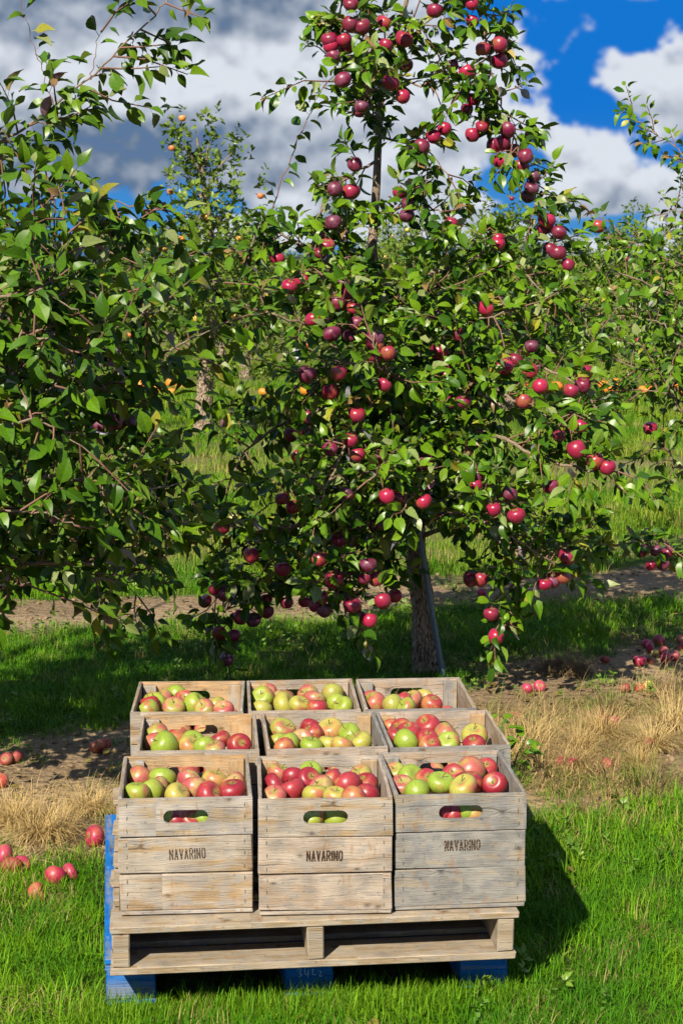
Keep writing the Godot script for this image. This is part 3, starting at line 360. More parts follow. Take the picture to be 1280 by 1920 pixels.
func lumpy_normal(seed_: int, freq: float, size := 256) -> NoiseTexture2D:
	var nz := FastNoiseLite.new()
	nz.seed = seed_
	nz.frequency = freq
	nz.fractal_octaves = 4
	var t := NoiseTexture2D.new()
	t.noise = nz
	t.width = size
	t.height = size
	t.seamless = true
	t.as_normal_map = true
	t.bump_strength = 6.0
	return t


# ---------------------------------------------------------------- sky
func sky_image() -> Image:
	var n1 := FastNoiseLite.new()
	n1.seed = 12
	n1.frequency = 0.42
	n1.fractal_octaves = 6
	n1.fractal_gain = 0.56
	var n2 := FastNoiseLite.new()
	n2.seed = 44
	n2.frequency = 0.05
	n2.fractal_octaves = 3
	var r := RandomNumberGenerator.new()
	r.seed = 77
	var blobs: Array = CLOUDS.duplicate()
	var az0 := 13.0
	while az0 < 347.0:
		var low := r.randf() < 0.5
		var shade: float = [1.0, 0.95, 0.7, 0.42, 0.5, 0.8][r.randi() % 6]
		var wide := r.randf_range(1.2, 3.0) if shade > 0.6 else r.randf_range(2.0, 5.0)
		blobs.append([az0 if az0 < 180.0 else az0 - 360.0, r.randf_range(0.0, 3.0) if low else r.randf_range(2.5, 10.0), wide, r.randf_range(0.6, 1.5), shade, r.randf_range(0.7, 1.1)])
		az0 += r.randf_range(0.6, 1.7)
	var bins := []
	for k in 72:
		bins.append([])
	for b in blobs:
		var reach: float = b[2] * 2.2
		for k in 72:
			var mid := k * 5.0 - 177.5
			if absf(wrapf(b[0] - mid, -180.0, 180.0)) < reach + 2.6:
				bins[k].append(b)
	var full := Image.create(4096, 2048, false, Image.FORMAT_RGB8)
	var coarse := Image.create(1024, 512, false, Image.FORMAT_RGB8)
	coarse.fill(Color(0.30, 0.33, 0.30))
	for y in 256:
		for x in 1024:
			coarse.set_pixel(x, y, sky_colour(wrapf((x + 0.5) / 1024.0 * 360.0, -180.0, 180.0), 90.0 - (y + 0.5) / 512.0 * 180.0, n1, n2, bins))
	coarse.resize(4096, 2048, Image.INTERPOLATE_CUBIC)
	full.blit_rect(coarse, Rect2i(0, 0, 4096, 2048), Vector2i.ZERO)
	for y in range(1024 - 148, 1024):
		var el := 90.0 - (y + 0.5) / 2048.0 * 180.0
		for x in 4096:
			full.set_pixel(x, y, sky_colour(wrapf((x + 0.5) / 4096.0 * 360.0, -180.0, 180.0), el, n1, n2, bins))
	return full

func sky_colour(az: float, el: float, n1: FastNoiseLite, n2: FastNoiseLite, bins: Array) -> Color:
	var a := deg_to_rad(az)
	var e := deg_to_rad(el)
	var p := Vector3(sin(a) * cos(e), sin(e) * 1.25, -cos(a) * cos(e)) * 57.3
	var n := n1.get_noise_3d(p.x, p.y, p.z)
	var up := n1.get_noise_3d(p.x - 0.2, p.y + 0.55, p.z)
	var dsum := 0.0
	var shade := 0.0
	for b in bins[clampi(int((az + 180.0) / 5.0), 0, 71)]:
		var dx: float = wrapf(az - b[0], -180.0, 180.0) / b[2]
		var dy: float = (el - b[1]) / b[3]
		if dy > 0.0:
			dy *= 1.15
		var q := dx * dx + dy * dy
		if q < 5.0:
			var wgt: float = b[5] * exp(-q)
			dsum += wgt
			shade += wgt * b[4]
	shade = shade / maxf(dsum, 0.001)
	var hi := smoothstep(7.5, 12.0, el)
	if hi > 0.0:
		var big := n2.get_noise_3d(p.x, p.y, p.z)
		dsum = lerpf(dsum, 0.42 + big * 1.3, hi)
		shade = lerpf(shade, clampf(0.75 - big * 0.5, 0.35, 1.0), hi)
	var val := minf(dsum, 1.15) + n * 0.66 - 0.27
	var alpha := smoothstep(0.0, 0.17, val)
	var s := clampf((shade - 0.5) * 1.35 + 0.44 + (n - up) * 0.8 - 0.2 * smoothstep(0.4, 1.0, val) * (1.0 - shade * 0.6), 0.0, 1.0)
	var blue := Color(0.07, 0.30, 0.66).lerp(Color(0.008, 0.185, 0.66), smoothstep(0.0, 5.0, el)).lerp(Color(0.005, 0.12, 0.48), smoothstep(8.0, 60.0, el))
	var cloud := Color(0.10, 0.165, 0.27).lerp(Color(0.78, 0.82, 0.88), s)
	return blue.lerp(cloud, alpha * 0.97).linear_to_srgb()


# ---------------------------------------------------------------- leaves
# upper face in leaf green, under face paler and greyer; both tints multiply the leaf's own colour
const UPPER := Color(0.55, 0.68, 0.20)

func make_leaf(width: float, fold: float, curl: float, twist: float, wave: float) -> ArrayMesh:
	var g := Geo.new()
	var ts := [0.0, 0.14, 0.34, 0.56, 0.77, 0.9, 1.0]
	var ws := [0.06, 0.62, 0.98, 0.95, 0.58, 0.24, 0.0]
	for face in [1.0, -1.0]:
		for side in [-1.0, 1.0]:
			var rows := []
			for k in ts.size():
				var t: float = ts[k]
				var hw: float = ws[k] * width * 0.5
				var ids := []
				for q in 2:
					var x: float = side * hw * q
					var z: float = -curl * t * t + absf(x) * fold + (sin(t * 9.0 + side) * wave * q) + face * 0.006
					var tw := twist * t
					var pos := Vector3(x * cos(tw) - z * sin(tw) * 0.3, t - curl * curl * t * t * 0.3, z + x * sin(tw))
					var nn := Vector3(-side * fold, 2.0 * curl * t, 1.0).normalized()
					nn = (nn + Vector3(-sin(tw), 0, 0) * 0.8).normalized() * face
					ids.append(g.vert(pos, nn, Vector2(0.5 + 0.5 * side * ws[k] * q, t)))
					g.c.append(UPPER if face > 0.0 else Color.WHITE)
				rows.append(ids)
			for k in range(1, ts.size()):
				g.quad(rows[k - 1][0], rows[k - 1][1], rows[k][1], rows[k][0])
	# stalk
	var st := []
	for p in [Vector3(-0.012, 0, 0), Vector3(0.012, 0, 0), Vector3(0.014, -0.32, -0.02), Vector3(-0.014, -0.32, -0.02)]:
		st.append(g.vert(p, Vector3(0, 0, 1), Vector2(0.5, 0.1)))
		g.c.append(Color(0.8, 0.8, 0.5))
	g.quad(st[0], st[1], st[2], st[3])
	return g.mesh()

func leaf_tint(c: Color) -> Color:
	return Color(c.r / UPPER.r, c.g / UPPER.g, c.b / UPPER.b)

func make_sprig(count: int, seed_: int) -> ArrayMesh:
	var g := Geo.new()
	var r := RandomNumberGenerator.new()
	r.seed = seed_
	for k in count:
		var dirv := Vector3(r.randf_range(-1, 1), r.randf_range(-0.3, 0.9), r.randf_range(-1, 1)).normalized()
		var o := Vector3(0, 1, 0) * r.randf_range(-0.6, 0.9) + dirv * 0.12
		var nn := (Vector3(r.randf_range(-0.7, 0.7), 1, r.randf_range(-0.5, 0.9)))
		nn = (nn - dirv * nn.dot(dirv)).normalized()
		var sd := dirv.cross(nn)
		var ln := r.randf_range(0.55, 0.85)
		var hw := ln * 0.27
		var b := g.vert(o, nn, Vector2(0.5, 0))
		var l := g.vert(o + dirv * ln * 0.45 + sd * hw + nn * 0.06, (nn - sd * 0.35).normalized(), Vector2(0.1, 0.45))
		var rr := g.vert(o + dirv * ln * 0.45 - sd * hw + nn * 0.06, (nn + sd * 0.35).normalized(), Vector2(0.9, 0.45))
		var t := g.vert(o + dirv * ln - nn * ln * 0.18, (nn + dirv * 0.3).normalized(), Vector2(0.5, 1))
		g.tri(b, l, t)
		g.tri(b, rr, t)
	return g.mesh()

func leaf_frame(pos: Vector3, dirv: Vector3, nrm: Vector3, size: float) -> Transform3D:
	var y := dirv.normalized()
	var z := (nrm - y * nrm.dot(y)).normalized()
	var x := y.cross(z)
	return Transform3D(Basis(x * size, y * size, z * size), pos + y * size * 0.3)

func leaf_colour(tone := 1.0) -> Color:
	var u := rng.randf()
	var c := Color(0.062, 0.155, 0.006).lerp(Color(0.135, 0.245, 0.009), rng.randf())
	if u < 0.06:
		c = Color(0.20, 0.26, 0.075).lerp(Color(0.25, 0.30, 0.12), rng.randf())
	elif u < 0.28:
		c = Color(0.036, 0.10, 0.006)
	elif u > 0.985:
		c = Color(0.24, 0.15, 0.06)
	elif u > 0.955:
		c = Color(0.27, 0.27, 0.03)
	return leaf_tint(c * rng.randf_range(0.85, 1.15) * tone)


# ---------------------------------------------------------------- apple trees
func build_tree(called: String, label: String, trunk: Array, limbs: Array, apples: Array, opt: Dictionary) -> Node3D:
	var base := Vector3(trunk[0][0], 0.0, trunk[0][2])
	var root := thing(called, base, 0.0, label, "apple tree")
	rng.seed = opt.seed
	var tp := []
	var tr := []
	for q in trunk:
		tp.append(v3(q) - base)
		tr.append(q[3])
	tp[0].y = -0.06
	var sm := smooth(tp, 5)
	var rad := PackedFloat32Array()
	for k in sm.size():
		var f := float(k) / 5.0
		var a := mini(int(f), tr.size() - 1)
		var b := mini(a + 1, tr.size() - 1)
		rad.append(lerpf(tr[a], tr[b], f - a) * 0.74 * (1.0 + 0.45 * exp(-sm[k].y * 14.0)))
	var g := Geo.new()
	g.tube(sm, rad, 18, 2.2, true, 0.16, 5)
	part("trunk", g.mesh(M.bark), root)
	var twigs := Geo.new()
	var leaf_x := []
	var leaf_c := []
	var limb_pts := []
	for L in limbs:
		var lp := []
		for q in L[0]:
			lp.append(v3(q) - base)
		var s := smooth(lp, 6)
		var lr := PackedFloat32Array()
		for k in s.size():
			if k > 0 and k < s.size() - 1:
				s[k] += Vector3(rng.randf_range(-1, 1), rng.randf_range(-1, 1), rng.randf_range(-1, 1)) * 0.008
			lr.append(lerpf(L[1] * opt.wood, L[2] * opt.wood * 0.85, pow(float(k) / (s.size() - 1), 0.6)))
			limb_pts.append(s[k])
		var lg := Geo.new()
		lg.tube(s, lr, 8, 2.5, true, 0.08, limb_pts.size())
		part("limb", lg.mesh(M.bark if L[1] > 0.007 else M.shoot), root)
		var total := 0.0
		for k in range(1, s.size()):
			total += s[k].distance_to(s[k - 1])
		var is_shoot: bool = L[1] < 0.007
		var next := 0.02 if is_shoot else minf(0.3, total * 0.16)
		var run := 0.0
		for k in range(1, s.size()):
			var seg := s[k].distance_to(s[k - 1])
			var t := (s[k] - s[k - 1]).normalized()
			while next <= run + seg:
				var p := s[k - 1].lerp(s[k], (next - run) / seg)
				if p.z + base.z > -3.6:
					next += 0.1
					continue
				if is_shoot:
					shoot_leaf(p, t, leaf_x, leaf_c, opt)
					next += rng.randf_range(0.025, 0.045)
				else:
					twig(p, t, twigs, leaf_x, leaf_c, opt, next / total)
					next += rng.randf_range(0.6, 1.4) * opt.step
			run += seg
		twig(s[s.size() - 1], (s[s.size() - 1] - s[s.size() - 3]).normalized(), twigs, leaf_x, leaf_c, opt, 2.0)
	# fruit
	var ap := []
	for q in apples:
		var p := v3(q) - base
		ap.append([p, q[3]])
		var o := part("apple", M.apples[rng.randi() % 4], root, opt.fruit[rng.randi() % opt.fruit.size()], p)
		o.rotation = Vector3(rng.randf_range(-0.5, 0.5), rng.randf() * TAU, rng.randf_range(-0.4, 0.4))
		o.scale = Vector3.ONE * q[3] * rng.randf_range(0.86, 1.12)
		part("stem", stem_mesh, o, M.stem)
		var best := Vector3.ZERO
		var bd := 9.0
		for lp in limb_pts:
			var dd: float = p.distance_to(lp) + maxf(0.0, p.y - lp.y) * 2.0
			if dd < bd:
				bd = dd
				best = lp
		var top := p + o.basis.y * 1.2
		if bd < 0.6 and bd > 0.05:
			var mid := top.lerp(best, 0.5) + Vector3(0, 0.03, 0)
			twigs.tube(PackedVector3Array([top, mid, best]), PackedFloat32Array([0.0018, 0.003, 0.004]), 5, 3.0, false)
		for k in 4:
			var dv := Vector3(rng.randf_range(-1, 1), rng.randf_range(0.0, 0.7), rng.randf_range(-0.8, 0.5)).normalized()
			leaf_x.append(leaf_frame(top + Vector3(0, 0.012, 0), dv, leaf_normal(), rng.randf_range(0.75, 1.1) * opt.leaf))
			leaf_c.append(leaf_colour(opt.tone))
	# leaves are kept out of the fruit and off its sunny cheek
	var kx := []
	var kc := []
	for k in leaf_x.size():
		var t: Transform3D = leaf_x[k]
		var mid := t.origin + t.basis.y * 0.5
		var ok := true
		for q in ap:
			var dv: Vector3 = mid - q[0]
			if dv.length() < q[1] + 0.012 or (dv.z > 0.0 and dv.z < 0.16 and Vector2(dv.x, dv.y).length() < q[1] * 0.95 and rng.randf() < 0.5):
				ok = false
				break
		if ok:
			kx.append(t)
			kc.append(leaf_c[k])
	part("twigs", twigs.mesh(M.shoot), root).set_meta("kind", "stuff")
	# the leaves that stand largest in view are parts, the rest one mass
	var order := range(kx.size())
	order.sort_custom(func(a, b): return kx[a].origin.z > kx[b].origin.z)
	var single := {}
	for k in order:
		var w: Vector3 = kx[k].origin + base
		if absf(w.x) < -w.z * 0.2 and single.size() < int(opt.singles):
			single[k] = true
	var bunch := [[], [], [], [], [], []]
	var bunch_c := [[], [], [], [], [], []]
	for k in kx.size():
		if single.has(k):
			var lf := part("leaf", leaf_meshes[k % 6], root, M.leaf_single[opt.greens[rng.randi() % opt.greens.size()]])
			lf.transform = kx[k]
		else:
			bunch[k % 6].append(kx[k])
			bunch_c[k % 6].append(kc[k])
	for q in 6:
		scatter("foliage", leaf_meshes[q], bunch[q], bunch_c[q], root, M.leaf)
	print(called, " leaves ", kx.size())
	return root

func leaf_normal() -> Vector3:
	return Vector3(rng.randf_range(-0.85, 0.5), rng.randf_range(0.4, 1.0), rng.randf_range(-0.3, 1.0))

func shoot_leaf(p: Vector3, t: Vector3, leaf_x: Array, leaf_c: Array, opt: Dictionary) -> void:
	var a := rng.randf() * TAU
	var side := t.cross(Vector3(cos(a), 0.3, sin(a))).normalized()
	leaf_x.append(leaf_frame(p, side + t * 0.45 - Vector3(0, 0.25, 0), leaf_normal(), rng.randf_range(0.75, 1.1) * opt.leaf))
	leaf_c.append(leaf_colour(opt.tone))

func twig(p: Vector3, t: Vector3, twigs: Geo, leaf_x: Array, leaf_c: Array, opt: Dictionary, along: float) -> void:
	var a := rng.randf() * TAU
	var perp := t.cross(Vector3(cos(a), sin(a) * 0.8, sin(a + 1.3))).normalized()
	var dirv := (perp + t * rng.randf_range(0.1, 0.8) + Vector3(0, 0.28, 0)).normalized()
	if along > 1.5:
		dirv = (t + Vector3(0, -0.1, 0)).normalized()
	var ln: float = rng.randf_range(0.05, 0.24) * opt.twig
	if rng.randf() < 0.2:
		ln *= 1.5
	var bend := Vector3(rng.randf_range(-0.3, 0.3), rng.randf_range(-0.45, 0.3), rng.randf_range(-0.3, 0.3)) * ln
	var q := PackedVector3Array([p, p + dirv * ln * 0.5 + bend * 0.2, p + dirv * ln + bend])
	twigs.tube(q, PackedFloat32Array([0.0038, 0.0028, 0.0016]), 5, 3.0, false)
	var count := 3 + int(ln / 0.021)
	for k in count:
		var f := pow((k + 0.6) / count, 0.62)
		var o := q[0].lerp(q[1], f * 2.0) if f < 0.5 else q[1].lerp(q[2], f * 2.0 - 1.0)
		var ang := k * 2.4 + a
		var tt := (q[2] - q[0]).normalized()
		var s1 := tt.cross(Vector3(0.3, 1, 0.2)).normalized()
		var s2 := tt.cross(s1)
		var out := s1 * cos(ang) + s2 * sin(ang)
		var dv := out + tt * (0.4 + f * 0.7) + Vector3(0, rng.randf_range(-0.55, 0.25), 0)
		var size: float = rng.randf_range(0.55, 1.18) * opt.leaf * (1.0 - 0.2 * absf(f - 0.5))
		leaf_x.append(leaf_frame(o, dv, leaf_normal(), size))
		leaf_c.append(leaf_colour(opt.tone))

func far_tree(called: String, at: Vector3, h: float, r: float, count: int, seed_: int, label: String, group: String, fruit: Array, n_fruit: int) -> Node3D:
	var root := thing(called, at, 0.0, label, "apple tree", group)
	rng.seed = seed_
	var tp := [Vector3(rng.randf_range(-0.1, 0.1), -0.05, 0), Vector3(0, h * 0.25, 0), Vector3(rng.randf_range(-0.1, 0.1), h * 0.55, 0), Vector3(rng.randf_range(-0.1, 0.1), h * 0.97, 0)]
	var g := Geo.new()
	var s := smooth(tp, 3)
	var rad := PackedFloat32Array()
	for k in s.size():
		rad.append(lerpf(0.13, 0.012, pow(float(k) / (s.size() - 1), 0.7)))
	g.tube(s, rad, 9, 1.5, true, 0.1, seed_)
	part("trunk", g.mesh(M.bark), root)
	var tw := Geo.new()
	var xs := []
	var cs := []
	var limbs := 16
	for k in limbs:
		var f := (k + 0.5) / limbs
		var y0 := h * lerpf(0.2, 0.9, f)
		var reach := r * lerpf(1.0, 0.28, pow(f, 1.1)) * rng.randf_range(0.8, 1.15)
		var a := k * 2.4 + rng.randf() * 0.7
		var p0 := Vector3(0, y0, 0)
		var p2 := p0 + Vector3(cos(a) * reach, rng.randf_range(-0.12, 0.3) * reach, sin(a) * reach)
		if k > limbs - 5:
			p2 = p0 + Vector3(cos(a) * reach * 0.8, rng.randf_range(0.2, 0.5), sin(a) * reach * 0.8)
		var p1 := p0.lerp(p2, 0.5) + Vector3(0, 0.12 * reach, 0)
		var ls := smooth([p0, p1, p2], 4)
		var lr := PackedFloat32Array()
		for q in ls.size():
			lr.append(lerpf(0.02, 0.004, float(q) / (ls.size() - 1)))
		tw.tube(ls, lr, 5, 1.5, false)
		var n := int(count * (reach + 0.25) / (limbs * (r * 0.64 + 0.25)))
		for q in n:
			var u := pow(rng.randf(), 0.6)
			var o := ls[mini(int(u * 8.0), 7)].lerp(ls[mini(int(u * 8.0) + 1, 8)], fposmod(u * 8.0, 1.0))
			o += Vector3(rng.randfn(), rng.randfn(), rng.randfn()) * (0.10 + 0.07 * r)
			if o.y < 0.3:
				continue
			var sz := rng.randf_range(0.07, 0.13)
			var b := Basis.from_euler(Vector3(rng.randf_range(-0.7, 0.7), rng.randf() * TAU, rng.randf_range(-0.7, 0.7))).scaled(Vector3.ONE * sz)
			xs.append(Transform3D(b, o))
			cs.append(Color(0.085, 0.165, 0.014).lerp(Color(0.17, 0.24, 0.03), rng.randf()) * rng.randf_range(0.8, 1.15))
	part("limbs", tw.mesh(M.bark), root).set_meta("kind", "stuff")
	scatter("crown", M.sprig, xs, cs, root, M.leaf)
	for k in n_fruit:
		var o: Transform3D = xs[rng.randi() % xs.size()]
		var ap := part("apple", M.small_apple, root, fruit[rng.randi() % fruit.size()], o.origin + Vector3(0, -0.03, 0.06))
		ap.scale = Vector3.ONE * rng.randf_range(0.03, 0.039)
	return root


# ---------------------------------------------------------------- apples
func make_apple(rings: int, sides: int, tall := 0.99, lop := 0.0, squeeze := 0.0) -> ArrayMesh:
	var g := Geo.new()
	var prof := []
	for k in rings + 1:
		var t := PI * k / rings
		var r := sin(t) * (1.0 + 0.10 * cos(t))
		var y := cos(t) * tall - 0.30 * exp(-pow(t / 0.42, 2.0)) + 0.20 * exp(-pow((PI - t) / 0.38, 2.0))
		prof.append(Vector2(r, y))
	var row := []
	for k in rings + 1:
		var pa: Vector2 = prof[maxi(k - 1, 0)]
		var pb: Vector2 = prof[mini(k + 1, rings)]
		var tan2 := pb - pa
		var nr := Vector2(-tan2.y, tan2.x).normalized()
		if k == 0: nr = Vector2(0, 1)
		if k == rings: nr = Vector2(0, -1)
		var ids := []
		for s in sides + 1:
			var a := TAU * s / sides
			var lob := 1.0 + 0.035 * cos(a * 5.0) * smoothstep(0.2, -0.9, prof[k].y) + (0.02 + squeeze) * cos(a * 2.0 + 1.0)
			var sink: float = lop * prof[k].x * cos(a)
			ids.append(g.vert(Vector3(cos(a) * prof[k].x * lob, prof[k].y + sink, sin(a) * prof[k].x * lob), Vector3(cos(a) * nr.x, nr.y, sin(a) * nr.x).normalized(), Vector2(float(s) / sides, float(k) / rings)))
		row.append(ids)
	for k in rings:
		for s in sides:
			g.quad(row[k][s], row[k][s + 1], row[k + 1][s + 1], row[k + 1][s])
	return g.mesh()

func make_stem() -> ArrayMesh:
	var g := Geo.new()
	g.tube(PackedVector3Array([Vector3(0, 0.55, 0), Vector3(0.03, 0.8, 0.01), Vector3(0.1, 1.02, 0.04), Vector3(0.19, 1.17, 0.05)]), PackedFloat32Array([0.035, 0.03, 0.032, 0.05]), 6)
	return g.mesh()


# ---------------------------------------------------------------- boards
func board(size: Vector3, grain: int, jit: float, ch := 0.0016) -> ArrayMesh:
	var g := Geo.new()
	var off := Vector2(rng.randf(), rng.randf())
	var j := {}
	for sx in [-1, 1]:
		for sy in [-1, 1]:
			for sz in [-1, 1]:
				j[Vector3i(sx, sy, sz)] = Vector3(rng.randf_range(-jit, jit), rng.randf_range(-jit, jit), rng.randf_range(-jit, jit) * 0.18)
	var hs := size * 0.5
	var at := func(s: Vector3i, axis: int) -> Vector3:
		var p := Vector3.ZERO
		for k in 3:
			p[k] = s[k] * (hs[k] - (0.0 if k == axis else ch))
		return p + j[s]
	var us := func(p: Vector3, axis: int) -> Vector2:
		var o := 3 - axis - grain if axis != grain else (grain + 1) % 3
		if axis == grain:
			return Vector2(p[o] / 1.6, p[3 - axis - o] / 0.3) + off
		return Vector2(p[grain] / 0.55, p[o] / 0.275) + off
	for axis in 3:
		var b := (axis + 1) % 3
		var c := (axis + 2) % 3
		for sg in [-1, 1]:
			var ps := []
			var uu := []
			for q in [[-1, -1], [1, -1], [1, 1], [-1, 1]]:
				var s := Vector3i.ZERO
				s[axis] = sg; s[b] = q[0]; s[c] = q[1]
				var p: Vector3 = at.call(s, axis)
				ps.append(p)
				uu.append(us.call(p, axis))
			var nn := Vector3.ZERO
			nn[axis] = sg
			g.flat(ps, nn, uu)
		# the edges that run along this axis
		for q in [[-1, -1], [1, -1], [1, 1], [-1, 1]]:
			var s0 := Vector3i.ZERO
			s0[axis] = -1; s0[b] = q[0]; s0[c] = q[1]
			var s1 := s0
			s1[axis] = 1
			var ps := [at.call(s0, b), at.call(s1, b), at.call(s1, c), at.call(s0, c)]
			var nn := Vector3.ZERO
			nn[b] = q[0]; nn[c] = q[1]
			var uu := []
			for p in ps:
				uu.append(us.call(p, b if b != grain else c))
			g.flat(ps, nn, uu)
	for s in j.keys():
		var ps := [at.call(s, 0), at.call(s, 1), at.call(s, 2)]
		g.flat(ps, Vector3(s), [Vector2.ZERO + off, Vector2(0.01, 0) + off, Vector2(0, 0.01) + off])
	return g.mesh()

# a board with a rounded hand hole through it
func handle_board(w: float, h: float, t: float, slot_w: float, slot_h: float, cy: float, jit: float) -> ArrayMesh:
	var g := Geo.new()
	var off := Vector2(rng.randf(), rng.randf())
	var r := slot_h * 0.5
	var inner := []
	for k in 15:
		var a := -PI / 2 + PI * k / 14.0
		inner.append(Vector2(slot_w * 0.5 - r + cos(a) * r, cy + sin(a) * r))
	for k in 15:
		var a := PI / 2 + PI * k / 14.0
		inner.append(Vector2(-slot_w * 0.5 + r + cos(a) * r, cy + sin(a) * r))
	var corners := [Vector2(w, -h) * 0.5, Vector2(w, h) * 0.5, Vector2(-w, h) * 0.5, Vector2(-w, -h) * 0.5]
	for k in 4:
		corners[k] += Vector2(rng.randf_range(-jit, jit), rng.randf_range(-jit, jit))
	# match each inner point with one on the rectangle, then add the corners
	var pairs := []
	for p in inner:
		pairs.append([p, rect_hit(Vector2(0, cy), p, corners)])
	for k in 4:
		var best := 0
		var bd := 9.0
		for q in pairs.size():
			var dd: float = (pairs[q][1] as Vector2).distance_to(corners[k])
			if dd < bd and not corners.has(pairs[q][1]):
				bd = dd
				best = q
		pairs[best][1] = corners[k]
	var n := pairs.size()
	var uvf := func(p: Vector2) -> Vector2: return Vector2(p.x / 0.55, p.y / 0.275) + off
	for side in [-1.0, 1.0]:
		var z: float = side * t * 0.5
		for k in n:
			var a = pairs[k]
			var b = pairs[(k + 1) % n]
			var ps := [Vector3(a[0].x, a[0].y, z), Vector3(a[1].x, a[1].y, z), Vector3(b[1].x, b[1].y, z), Vector3(b[0].x, b[0].y, z)]
			var nn := Vector3(0, 0, side)
			var ids := []
			for q in 4:
				ids.append(g.vert(ps[q], nn, uvf.call(Vector2(ps[q].x, ps[q].y))))
			g.quad(ids[0], ids[1], ids[2], ids[3])
	for k in n:
		var a = pairs[k]
		var b = pairs[(k + 1) % n]
		for e in 2:
			var p: Vector2 = a[e]
			var q: Vector2 = b[e]
			if p.distance_to(q) < 1e-5:
				continue
			var mid := (p + q) * 0.5 - Vector2(0, cy)
			var out2 := Vector3(mid.x, mid.y, 0) * (-1.0 if e == 0 else 1.0)
			g.flat([Vector3(p.x, p.y, -t * 0.5), Vector3(p.x, p.y, t * 0.5), Vector3(q.x, q.y, t * 0.5), Vector3(q.x, q.y, -t * 0.5)], out2, [uvf.call(p), uvf.call(p) + Vector2(0, 0.03), uvf.call(q) + Vector2(0, 0.03), uvf.call(q)])
	return g.mesh()

func rect_hit(c: Vector2, p: Vector2, corners: Array) -> Vector2:
	var far := c + (p - c).normalized() * 2.0
	for k in 4:
		var hit = Geometry2D.segment_intersects_segment(c, far, corners[k], corners[(k + 1) % 4])
		if hit != null:
			return hit
	return p

func make_crate(k: int, spot: Array, label: String) -> void:
	rng.seed = 300 + k
	var root := thing("apple_crate", Vector3(spot[0], DECK_Y, spot[1]), spot[2], label, "crate", "wooden crates on the pallet")
	var woods: Array = [[M.wood_cream, M.wood_tan, M.wood_tan], [M.wood_tan, M.wood_pink, M.wood_pink], [M.wood_grey, M.wood_grey, M.wood_grey]][k] if k < 3 else [[M.wood_tan, M.wood_cream, M.wood_tan], [M.wood_pink, M.wood_tan, M.wood_grey], [M.wood_grey, M.wood_tan, M.wood_pink]][k % 3]
	var t := 0.0125
	var gap := 0.0022
	var bh := (CRATE_H - 0.012 - gap * 2.0) / 3.0
	var z0 := CRATE_D * 0.5 - t * 0.5
	for e in [1.0, -1.0]:
		for row in 3:
			var y := 0.012 + bh * 0.5 + row * (bh + gap)
			var b: MeshInstance3D
			var wd: StandardMaterial3D = woods[2 - row] if e > 0.0 else [M.wood_tan, M.wood_pink, M.wood_new][(k + row) % 3]
			var ww := CRATE_W - rng.randf_range(0.0, 0.004)
			if row == 2:
				b = part("end_board", handle_board(ww, bh, t, 0.112, 0.036, 0.001, 0.0014), root, wd, Vector3(0, y, e * z0))
			else:
				b = part("end_board", board(Vector3(ww, bh - rng.randf_range(0.0, 0.0025), t), 0, 0.0024), root, wd, Vector3(rng.randf_range(-0.002, 0.002), y, e * (z0 + rng.randf_range(-0.0006, 0.0006))))
			b.rotation.z = rng.randf_range(-0.005, 0.005)
			if e > 0.0 and k < 3 or k == 5 and e > 0.0:
				for sx in [-1.0, 1.0]:
					for q in 3:
						var st := part("staple", M.staple_mesh, b, M.staple, Vector3(sx * (CRATE_W * 0.5 - 0.021 + rng.randf_range(-0.001, 0.001)), (q - 1) * bh * 0.34 + rng.randf_range(-0.003, 0.003), t * 0.5 + 0.0008))
						st.rotation.z = rng.randf_range(-0.12, 0.12)
			if e > 0.0 and row == 1 and k < 3:
				var tx := part("lettering", stencil([0.0024, 0.0038, 0.0035][k]), b, M.prints[k], Vector3([0.004, -0.002, 0.003][k], [0.003, -0.001, 0.012][k], t * 0.5 + 0.0009))
				tx.rotation.z = [0.035, 0.004, 0.022][k]
	# cleats in the corners
	for sx in [-1.0, 1.0]:
		for e in [1.0, -1.0]:
			part("corner_cleat", board(Vector3(0.042, CRATE_H - 0.018, 0.018), 1, 0.001), root, M.wood_new if rng.randf() < 0.5 else woods[0], Vector3(sx * (CRATE_W * 0.5 - 0.011 - 0.022), CRATE_H * 0.5 + 0.002, e * (CRATE_D * 0.5 - t - 0.0095)))
		for row in 3:
			part("side_board", board(Vector3(0.0095, bh + 0.001, CRATE_D - 2.0 * t - 0.001), 2, 0.0012), root, woods[rng.randi() % 3], Vector3(sx * (CRATE_W * 0.5 - 0.0052), 0.0125 + bh * 0.5 + row * (bh + gap) + 0.002, 0))
	for q in 4:
		part("bottom_board", board(Vector3(CRATE_W - 0.004, 0.0105, CRATE_D / 4.0 - 0.003), 0, 0.0008), root, woods[q % 3], Vector3(0, 0.0062, (q - 1.5) * CRATE_D / 4.0))


